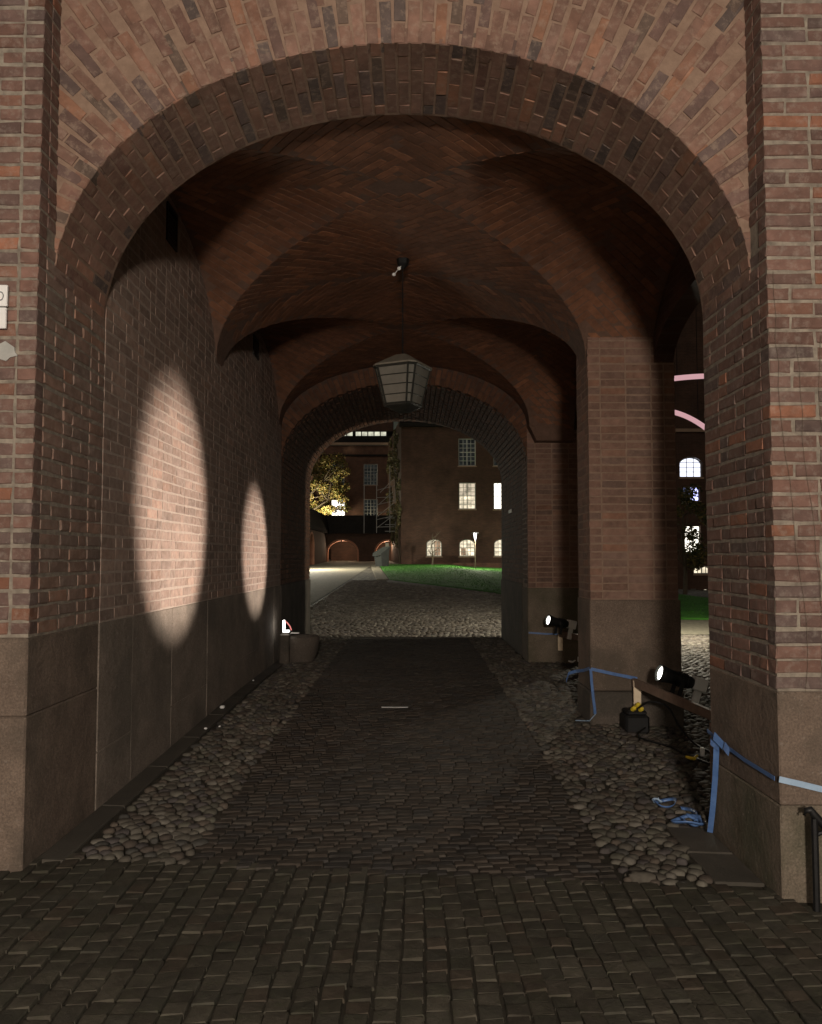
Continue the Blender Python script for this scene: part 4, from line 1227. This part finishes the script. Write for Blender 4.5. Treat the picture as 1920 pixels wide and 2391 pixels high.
# pink glowing tubes strung up outside the right opening
def arc(cx_, cy_, cz_, half, sag, seed):
    return [(cx_ + half * t, cy_ + .25 * half * t, cz_ + sag * (1 - t * t)) for t in lin(-1, 1, 24)]
def neon(pts, label):
    root = thing('neon_tube', tuple(pts[len(pts) // 2]), label, 'light tube', 'pink glowing tubes outside the side opening')
    MB().tube(pts, .042, 8).build('glow_tube', E_PINK, root, True)
    for p in (pts[0], pts[-1]): MB().tube([p, (p[0], p[1], p[2] - .06)], .05, 8).build('end_cap', M['black'], root)
    for p in (pts[4], pts[-5]): MB().tube([p, (p[0], p[1], 9.0)], .006, 5).build('hanger', M['black'], root)
neon(arc(5.3, 13.2, 4.45, 1.6, .19, 1), 'upper pink glowing tube, bent in a shallow arc outside the right opening')
neon(arc(4.0, 13.0, 3.66, .95, .39, 2), 'lower pink glowing tube, falling to the right outside the right opening')

# ------------------------------------------------------------------ far wings
def wall_xz(name, x0, x1, z0, z1, y, holes, mat, parent, depth=.22):
    """wall facing -y with recessed rectangular openings"""
    xs = sorted({x0, x1, *[h[0] for h in holes], *[h[1] for h in holes]}); zs = sorted({z0, z1, *[h[2] for h in holes], *[h[3] for h in holes]})
    mb = MB()
    for a, b_ in zip(xs[:-1], xs[1:]):
        for c, d in zip(zs[:-1], zs[1:]):
            mx, mz = (a + b_) / 2, (c + d) / 2
            if any(h[0] < mx < h[1] and h[2] < mz < h[3] for h in holes): continue
            mb.add([(a, y, c), (b_, y, c), (b_, y, d), (a, y, d)], [(0, 1, 2, 3)])
    for h in holes:
        a, b_, c, d = h[:4]; Y = y + depth
        mb.add([(a, y, c), (b_, y, c), (b_, y, d), (a, y, d), (a, Y, c), (b_, Y, c), (b_, Y, d), (a, Y, d)], [(0, 4, 5, 1), (1, 5, 6, 2), (2, 6, 7, 3), (3, 7, 4, 0)])
    return mb.build(name, mat, parent, fix=False)

def window(parent, x0, x1, z0, z1, y, pane, nx=2, nz=4, arched=False, fw=.07, bar=.035, wallmat='far_brick_dark', depth=.16, heavy_mid=False):
    Y = y + depth
    mb = MB()
    mb.box(x0, x0 + fw, Y - .05, Y + .02, z0, z1); mb.box(x1 - fw, x1, Y - .05, Y + .02, z0, z1)
    mb.box(x0 + fw, x1 - fw, Y - .05, Y + .02, z0, z0 + fw)
    if not arched: mb.box(x0 + fw, x1 - fw, Y - .05, Y + .02, z1 - fw, z1)
    xi, xj = x0 + fw, x1 - fw; zi, zj = z0 + fw, z1 - fw
    for k in range(1, nx):
        x = xi + (xj - xi) * k / nx; w = bar * (2 if k * 2 == nx else 1)
        mb.box(x - w / 2, x + w / 2, Y - .04, Y + .012, zi, z1 - fw * .5)
    for k in range(1, nz):
        z = zi + (zj - zi) * k / nz; w = bar * (1.8 if heavy_mid and k * 2 == nz else 1)
        mb.box(xi, xj, Y - .035, Y + .010, z - w / 2, z + w / 2)
    f = mb.build('window', M['frame'], parent)
    MB().box(x0 + .02, x1 - .02, Y + .004, Y + .009, z0 + .02, z1 - .02).build('pane', pane, f)
    if arched:
        r_a = (x1 - x0) / 2; rise = r_a * .62; cx_ = (x0 + x1) / 2; zs_ = z1 - rise
        pts = [(cx_ + r_a * math.cos(a), zs_ + rise * math.sin(a)) for a in lin(0, math.pi, 16)]
        mb = MB()
        for (a, c) in zip(pts[:-1], pts[1:]):
            mb.add([(a[0], y - .002, a[1]), (c[0], y - .002, c[1]), (c[0], y - .002, z1 + .05), (a[0], y - .002, z1 + .05),
                    (a[0], Y - .03, a[1]), (c[0], Y - .03, c[1]), (c[0], Y - .03, z1 + .05), (a[0], Y - .03, z1 + .05)], [(3, 2, 1, 0), (0, 1, 5, 4), (4, 5, 6, 7)])
        mb.build('arch_head', M[wallmat], parent)
        mb = MB(); mb.tube([(p[0] * .97 + cx_ * .03, Y - .02, p[1] - .03) for p in pts], .035, 5); mb.build('arch_trim', M['frame'], f)
    MB().box(x0 - .06, x1 + .06, y - .05, y + .1, z0 - .08, z0 - .002).build('sill', M['pale_band'], f)
    return f

# wing A: projecting wing on the right of the view
YA_ = 63.0
wa = thing('brick_wing', (6, YA_, 1.1), 'dark brick wing with lit windows facing the lawn, corner under the lantern', 'building')
holesA = [(3.65, 4.99, 8.78, 10.91), (3.67, 4.98, 5.44, 7.49), (6.34, 7.60, 5.42, 7.49), (1.18, 2.36, 1.82, 3.13), (3.69, 4.91, 1.82, 3.13), (6.35, 7.55, 1.82, 3.13),
          (6.34, 7.60, 8.78, 10.91), (8.9, 10.1, 5.42, 7.49), (8.9, 10.1, 1.82, 3.13)]
wall_xz('front_wall', -.75, 12, .6, 11.8, YA_, holesA, M['far_brick_dark'], wa)
mb = MB(); mb.add([(-.75, YA_, .6), (-2.2, 78, .6), (-2.2, 78, 12.6), (-.75, YA_, 11.8), (-.75, YA_, 12.6)], [(0, 3, 4, 2, 1)]); mb.build('side_wall', M['far_brick_dark'], wa)
mb = MB(); mb.box(-.9, 12.2, YA_ - .35, YA_ + .2, 11.8, 12.05); mb.build('eave', M['roof'], wa)
mb = MB(); mb.add([(-.9, YA_ - .3, 12.06), (12.2, YA_ - .3, 12.06), (12.2, YA_ + 8, 17), (-1.6, YA_ + 8, 17)], [(0, 1, 2, 3)]); mb.build('roof', M['roof'], wa)
for i, h in enumerate(holesA):
    pane = [E_DIM, E_WARM, E_BRIGHT, E_WARM, E_WARM, E_WARM, E_DIM, M['glass_dark'], M['glass_dark']][i]
    arched = h[2] < 3
    wf = window(wa, *h, YA_, pane, 4 if not arched else 4, 6 if not arched else 4, arched, heavy_mid=True)
    if i in (1, 3, 4):      # a blind half drawn, a curtain, a lamp in the room
        x0_, x1_, z0_, z1_ = h
        if i == 1: MB().box(x0_ + .08, x1_ - .08, YA_ + .146, YA_ + .160, z0_ + (z1_ - z0_) * .52, z1_ - .08).build('blind', E_BLIND, wf)
        if i == 3: MB().box(x0_ + .62, x1_ - .10, YA_ + .146, YA_ + .160, z0_ + .08, z1_ - .12).build('curtain', E_CURTAIN, wf)
        if i == 4: MB().box(x0_ + .14, x0_ + .52, YA_ + .146, YA_ + .160, z0_ + .08, z0_ + .62).build('shelf', E_CURTAIN, wf)
mb = MB(); mb.box(1.5, 11, YA_ - .6, YA_ - .05, .9, 1.32); mb.build('base_course', M['far_brick'], wa)
# wing B: behind the arcade, with lit skylights
YB_ = 80.0
wb = thing('brick_wing', (-8, YB_, 1.4), 'red brick wing behind the arcade with a row of lit skylight panes', 'building')
holesB = [(-4.64, -3.25, 8.80, 10.89), (-4.63, -3.24, 5.35, 7.43), (-7.8, -6.43, 5.35, 7.40), (-7.75, -6.5, 8.80, 10.90)]
wall_xz('front_wall', -24, -1.5, 1.0, 12.7, YB_, holesB, M['far_brick'], wb)
for i, h in enumerate(holesB): window(wb, *h, YB_, [E_DIM, E_DIM, E_BRIGHT, E_DIM][i], 4, 6)
mb = MB(); mb.box(-24, -2.2, YB_ - .3, YB_ - .003, 12.72, 12.95); mb.build('cornice', M['pale_band'], wb)
mb = MB(); mb.box(-24, -2.2, YB_ - .14, YB_ - .003, 11.62, 11.80); mb.build('string_course', M['roof'], wb)
mb = MB(); mb.box(-24, -1.8, YB_ - .2, YB_ + 1.2, 12.96, 13.62); mb.build('parapet', M['roof'], wb)
mb = MB(); mb.box(-24, -1.8, YB_ + .9, YB_ + 4, 14.24, 17.5); mb.build('attic_wall', M['far_brick_dark'], wb)
for k in range(16):
    x0 = -2.42 - .62 * (k + 1) - (.22 if k >= 5 else 0)
    f = MB().box(x0, x0 + .62, YB_ + .82, YB_ + .88, 14.17, 14.235).box(x0, x0 + .05, YB_ + .82, YB_ + .88, 13.63, 14.169).box(x0 + .57, x0 + .62, YB_ + .82, YB_ + .88, 13.63, 14.169).build('skylight', M['black'], wb)
    MB().box(x0 + .05, x0 + .57, YB_ + .84, YB_ + .86, 13.63, 14.17).build('pane', E_SKYL, f)
# low arcade
YC_ = 72.0
ar = thing('arcade', (-6, YC_, 1.2), 'low brick arcade with dark roof and lit arches closing the courtyard', 'arcade')
def arch_hole_wall(x0, x1, z0, z1, y, arches, parent, mat, axis='x', other=0):
    """wall with arched openings; arches = (centre, half width, spring z, rise)"""
    mb = MB(); cur = x0
    mk = (lambda s, z: (s, y, z)) if axis == 'x' else (lambda s, z: (other, s, z))
    for c, hw, zs_, rise in arches:
        mb.add([mk(cur, z0), mk(c - hw, z0), mk(c - hw, z1), mk(cur, z1)], [(0, 1, 2, 3)])
        pts = [(c - hw * math.cos(a), zs_ + rise * math.sin(a)) for a in lin(0, math.pi, 18)]
        for p, q in zip(pts[:-1], pts[1:]): mb.add([mk(*p), mk(*q), mk(q[0], z1), mk(p[0], z1)], [(0, 1, 2, 3)])
        cur = c + hw
    mb.add([mk(cur, z0), mk(x1, z0), mk(x1, z1), mk(cur, z1)], [(0, 1, 2, 3)])
    o = mb.build('arcade_wall' if axis == 'x' else 'side_arcade_wall', mat, parent)
    for c, hw, zs_, rise in arches:
        pts = [(c - hw, z0)] + [(c - hw * math.cos(a), zs_ + rise * math.sin(a)) for a in lin(0, math.pi, 18)] + [(c + hw, z0)]
        mb = MB()
        off = (lambda p, d: (p[0], y + d, p[1])) if axis == 'x' else (lambda p, d: (other - d, p[0], p[1]))
        for p, q in zip(pts[:-1], pts[1:]): mb.add([off(p, -.02), off(q, -.02), off(q, .7), off(p, .7)], [(0, 1, 2, 3)])
        mb.build('arch_soffit', M['arch_trim'], parent)
        mb = MB()
        def outp(p): 
            d = Vector((p[0] - c, max(0, p[1] - zs_) + (.0001)))
            l = d.length; return (p[0] + d.x / l * .16, p[1] + (d.y / l * .16 if p[1] > zs_ else 0))
        for p, q in zip(pts[:-1], pts[1:]): mb.add([off(p, -.025), off(q, -.025), off(outp(q), -.025), off(outp(p), -.025)], [(0, 1, 2, 3)])
        mb.build('arch_ring', M['arch_trim'], parent)
arch_hole_wall(-7.35, -.8, .9, 3.80, YC_, [(-6.0, 1.28, 2.2, 1.0), (-1.95, 1.1, 2.2, .98)], ar, M['far_brick_dark'])
arch_hole_wall(40, YC_, .6, 3.80, 0, [(46, 1.5, 2.2, 1.0), (54, 1.5, 2.2, 1.0), (61.2, 1.7, 2.3, 1.2)], ar, M['far_brick_dark'], 'y', -7.4)
mb = MB(); mb.box(-7.6, -.76, YC_ - .35, YC_ + .3, 3.82, 4.1); mb.box(-7.5, -.9, YC_ - .1, YC_ + 3.2, 4.1, 5.43); mb.build('roof', M['roof'], ar)
mb = MB(); mb.prism([(-10.6, 3.82), (-7.15, 3.82), (-7.15, 4.1), (-7.5, 5.43), (-10.2, 5.43)], 40, YC_ + 3.2); mb.build('side_roof', M['roof'], ar)
mb = MB(); mb.box(-7.3, -.9, YC_ + 3.0, YC_ + 3.1, .9, 3.8); mb.build('back_wall', M['far_brick_dark'], ar)
mb = MB(); mb.box(-1.55, -1.05, YC_ + .72, YC_ + .80, 1.2, 2.6); mb.build('door_pane', emit_mat('lit_door', (1.0, .92, .72), .5), ar)
mb = MB(); mb.box(-1.07, -.87, YC_ - .06, YC_ - .03, 1.25, 2.5); mb.build('exit_light', E_GREEN, ar)

for ax_ in (-6.0, -2.1):  # lanterns added, mostly out of view, to warm the arch soffits
    al = thing('arcade_lantern', (ax_, YC_ + .9, 3.55), ['small warm lantern inside the left low arch of the arcade', 'small warm lantern inside the low arch behind the grey bin'][ax_ > -4], 'lantern', 'lanterns under the arcade')
    MB().tube([(ax_, YC_ + .9, 3.8), (ax_, YC_ + .9, 3.6)], .02, 6).build('rod', M['black'], al)
    MB().tube([(ax_, YC_ + .9, 3.6), (ax_, YC_ + .9, 3.42)], .09, 8).build('lamp_glass', E_WARM, al)
    L = bpy.data.lights.new('arcade_light', 'POINT'); L.energy = 110; L.color = (1.0, .72, .48); L.shadow_soft_size = .1
    o = bpy.data.objects.new('arcade_light', L); COL.objects.link(o); o.location = (ax_, YC_ + .75, 2.9); attach(o, al)
# wing C seen through the right gap
YG = 38.0
wc = thing('brick_wing', (13, YG, 0), 'dark brick building seen through the gap right of the pillar, bluish arched window', 'building')
holesC = [(12.48, 13.52, 5.44, 6.40), (12.62, 13.38, 4.33, 5.0), (12.66, 13.40, 1.96, 3.19), (13.05, 13.85, .97, 1.37), (12.52, 12.72, -.06, .28), (12.88, 13.16, -.06, .28), (13.5, 13.7, -.06, .28)]
wall_xz('front_wall', 9.2, 22, -.2, 16, YG, holesC, M['far_brick_dark'], wc)
for i, h in enumerate(holesC):
    window(wc, *h, YG, [E_COOL, E_BLUED, E_BRIGHT, E_WARM, E_WARM, E_WARM, E_WARM][i], (3, 2, 2, 4, 1, 1, 1)[i], (4, 1, 2, 1, 2, 1, 2)[i], i in (0, 3), fw=.04, bar=.022)
mb = MB(); mb.box(13.0, 13.34, YG + .10, YG + .13, 4.37, 4.96); mb.build('lit_blind', E_BLUE, wc)
mb = MB(); mb.box(9.2, 22, YG - .12, YG - .003, 7.55, 7.7); mb.build('string_course', M['pale_band'], wc)

# hedge in the gap
def leaves(name, blobs, nleaf, size, mat, parent=None, seed=1):
    r = random.Random(seed); vs, fs = [], []
    for _ in range(nleaf):
        c, rad = r.choice(blobs)
        while True:
            d = Vector((r.uniform(-1, 1), r.uniform(-1, 1), r.uniform(-1, 1)))
            if .25 < d.length < 1: break
        p = Vector(c) + Vector((d.x * rad[0], d.y * rad[1], d.z * rad[2]))
        a = Vector((r.gauss(0, 1), r.gauss(0, 1), r.gauss(0, .6))).normalized(); b_ = a.cross(Vector((r.gauss(0, 1), r.gauss(0, 1), r.gauss(0, 1)))).normalized()
        s = size * r.uniform(.6, 1.3); k = len(vs)
        vs += [p - a * s, p + b_ * s * .55, p + a * s, p - b_ * s * .55]; fs.append((k, k + 1, k + 2, k + 3))
    return MB().add(vs, fs).build(name, mat, parent, fix=False)
hd = thing('hedge', (10, 29, 0), 'low dark clipped hedge with lit top beyond the right opening', 'hedge')
MB().bbox(8.2, 26, 28.6, 30.2, -.1, .12, .05).build('twig_core', M['hole'], hd)
leaves('foliage', [((x, 29.4, .02), (.7, .85, .2)) for x in lin(8.4, 16, 14)], 5000, .05, M['leaf_green'], hd, 4)

# trees
def tree(name, base, hgt, label, blobs, nleaf, leaf, mat, trunk_r=.16, limbs=8, seed=0, spread_=1.0, group=None):
    r = random.Random(seed)
    root = thing(name, base, label, 'tree', group)
    B = Vector(base)
    mb = MB()
    mb.tube([B, B + Vector((.05, 0, hgt * .25)), B + Vector((-.05, .05, hgt * .55)), B + Vector((.05, 0, hgt * .9))], [trunk_r, trunk_r * .8, trunk_r * .5, trunk_r * .15], 8)
    for k in range(limbs):
        t = r.uniform(.25, .8); a = r.uniform(0, 6.28)
        p = B + Vector((0, 0, hgt * t)); L = spread_ * r.uniform(.6, 1.1)
        q = p + Vector((math.cos(a) * L * .6, math.sin(a) * L * .6, L * .4)); w = p + Vector((math.cos(a) * L, math.sin(a) * L, L * .9))
        mb.tube([p, q, w], [trunk_r * .35, trunk_r * .22, trunk_r * .06], 6)
        for m_ in range(3):
            d = Vector((r.gauss(0, .4), r.gauss(0, .4), r.uniform(.1, .6))) * L
            mb.tube([q, q + d * .5, q + d], [trunk_r * .16, trunk_r * .1, trunk_r * .03], 5)
    mb.build('trunk', M['bark'], root)
    if nleaf: leaves('crown', blobs, nleaf, leaf, mat, root, seed)
    return root
bl = []
r_ = random.Random(21)
for _ in range(90):
    a = r_.uniform(0, 6.28); q = r_.uniform(.2, 1) ** .6
    bl.append(((-9.6 + math.cos(a) * 4.0 * q, 76.4 + math.sin(a) * 1.3 * q, 8.4 + r_.uniform(-3.8, 4.2) * (1 - .45 * q)), (r_.uniform(.45, .9), .5, r_.uniform(.3, .6))))
tree('leafy_tree', (-9.6, 76.4, gz(-9.6, 76)), 10.5, 'yellow green autumn tree lit from below behind the arcade', bl, 15000, .12, M['leaf_yellow'], .28, 12, 3, 3.0)
bl = []
for _ in range(22):
    bl.append(((11.0 + r_.uniform(-.9, .9), 33 + r_.uniform(-.8, .8), 2.3 + r_.uniform(-1.6, 2.4)), (.35, .35, .3)))
tree('leafy_tree', (10.95, 33, 0), 4.6, 'dark leafy tree in front of the windows in the right gap', bl, 3600, .07, M['leaf_mixed'], .10, 10, 9, 1.2)
tree('bare_tree', (1.55, 60, gz(1.5, 60)), 2.6, 'thin bare sapling in front of the left arched window', [], 0, .1, None, .07, 9, 5, .8)
iv = thing('wall_climber', (-1.4, 70, 1.2), 'brown leafy climber covering the corner wall of the dark wing', 'climber')
bl = []
for _ in range(60):
    t = r_.random(); z = r_.uniform(2.5, 12.2)
    bl.append(((-.85 - 1.4 * t, 63 + 14.5 * t, z), (.12, .8, .5)))
leaves('foliage', bl, 5200, .11, M['ivy'], iv, 31)
MB().tube([(-.85, 63.3, 1.2), (-1.0, 65, 4), (-1.3, 68, 8), (-1.6, 71, 11)], .05, 6).build('stem', M['bark'], iv)
# metal stair / ladder frame at the corner
st = thing('metal_stair', (-2.0, 68, 1.2), 'thin pale metal stair frame standing at the corner of the wings', 'stair')
for (x, y) in ((-4.0, 70), (-1.75, 68), (-2.9, 69.2), (-1.3, 68.6)): MB().tube([(x, y, 3.8), (x, y, 9.6 - abs(x + 2) * .8)], .035, 6).build('post', M['steel'], st)
for k in range(6):
    z = 4.3 + k * .62; MB().tube([(-2.9, 69.2, z), (-1.4, 68.2, z + (.3 if k % 2 else 0))], .026, 5).build('rung', M['steel'], st)
for k in range(4):
    MB().tube([(-2.9 + .1 * k, 69, 4.2 + k * 1.0), (-1.5, 68.2, 5.2 + k * 1.0)], .026, 5).build('brace', M['steel'], st)
for k in range(3):
    MB().tube([(-2.15, 67.8, 3.9 + k * .55), (-1.3, 67.8, 3.9 + k * .55)], .025, 5).build('rung', M['steel'], st)

# grey hooded bin
zg = gz(-2.05, 58)
gb = thing('grey_bin', (-2.05, 58, zg), 'grey hooded bin with slanted lid at the edge of the lawn', 'bin')
MB().prism([(-2.48, zg), (-1.75, zg), (-1.62, zg + .95), (-2.58, zg + .75)], 57.6, 58.5).build('bin_body', M['grey_bin'], gb)
MB().prism([(-2.70, zg + .72), (-2.66, zg + .95), (-1.95, zg + 1.38), (-1.42, zg + 1.42), (-1.60, zg + 1.0), (-2.45, zg + .70)], 57.5, 58.6).build('hood', M['grey_bin'], gb)
MB().prism([(-2.03, zg + .0), (-1.56, zg), (-1.50, zg + 1.36), (-2.08, zg + .92)], 57.46, 57.497).build('side_panel', M['grey_bin_dark'], gb)
# sign behind
sp = thing('sign_post', (-1.75, 60, gz(-1.75, 60)), 'small pale sign on a post behind the grey bin', 'sign')
MB().tube([(-1.75, 60, gz(-1.75, 60)), (-1.75, 60, 2.7)], .03, 6).build('post', M['black'], sp)
MB().bbox(-1.87, -1.62, 59.94, 59.97, 2.45, 2.80, .005).build('board', M['lantern_top'], sp)
# street lamp
zl = gz(4.45, 57)
def street_lamp(x, y, label, energy):
    z = gz(x, y)
    root = thing('street_lamp', (x, y, z), label, 'street lamp', 'lamp posts in the courtyard')
    MB().tube([(x, y, z), (x, y, z + 1.0), (x, y, z + 2.05)], [.04, .035, .028], 8).build('post', M['bark'], root)
    MB().tube([(x, y, z + 2.05), (x, y, z + 2.2), (x, y, z + 2.5)], [.04, .075, .11], 10).build('lamp_glass', E_STREET, root, True)
    MB().tube([(x, y, z + 2.52), (x, y, z + 2.56), (x, y, z + 2.60)], [.30, .28, .06], 14).build('lamp_cap', M['black'], root)
    L = bpy.data.lights.new('lamp_light', 'POINT'); L.energy = energy; L.color = (1.0, .93, .74); L.shadow_soft_size = .15
    o = bpy.data.objects.new('lamp_light', L); COL.objects.link(o); o.location = (x, y - .3, z + 2.35); attach(o, root)
    return root
street_lamp(4.45, 57, 'lit slender lamp post on the lawn before the arched windows', 900)
street_lamp(-5.6, 43, 'lamp post on the path, out of sight behind the left end of the passage', 700) if False else None
# unseen lamps of the same kind, added to light path, cobbles and lawn
street_lamp(-6.95, 52, 'lamp post beside the side arcade, hidden by the passage wall', 3000)
street_lamp(4.9, 16.7, 'lamp post at the rear corner of the gatehouse, hidden by the pillar', 700)
fd = thing('flood_light', (.2, -4.4, 0), 'floodlight on a tall tripod in the forecourt behind the viewer, washing the arch', 'floodlight')
for a in (0, 2.1, 4.2): MB().tube([(.2, -4.4, .9), (.2 + .55 * math.cos(a), -4.4 + .55 * math.sin(a), 0)], .015, 6).build('leg', M['black'], fd)
MB().tube([(.2, -4.4, .8), (.2, -4.4, 2.62)], .02, 8).build('post', M['black'], fd)
MB().bbox(-.02, .42, -4.50, -4.38, 2.60, 2.90, .02).build('lamp_body', M['black'], fd)
MB().bbox(0, .40, -4.377, -4.365, 2.62, 2.88, .002).build('lens', E_LENS, fd)
L = bpy.data.lights.new('flood', 'SPOT'); L.energy = 2200; L.color = (1.0, .87, .75); L.spot_size = R(130); L.spot_blend = .6; L.shadow_soft_size = .30
o = bpy.data.objects.new('flood', L); COL.objects.link(o); o.location = (.2, -3.98, 2.75); o.rotation_euler = (R(90), 0, 0); attach(o, fd)
up = thing('tree_uplight', (-7.9, 74.9, gz(-8, 75) + .1), 'small ground lamp shining up into the autumn tree', 'uplight')
MB().tube([(-7.9, 74.9, gz(-8, 75)), (-7.9, 74.9, gz(-8, 75) + .2)], .12, 10).build('lamp_body', M['black'], up)
L = bpy.data.lights.new('uplight', 'POINT'); L.energy = 1300; L.color = (1.0, .88, .60); L.shadow_soft_size = .2
o = bpy.data.objects.new('uplight', L); COL.objects.link(o); o.location = (-8.4, 74.2, 5.6); attach(o, up)

bpy.context.view_layer.update()
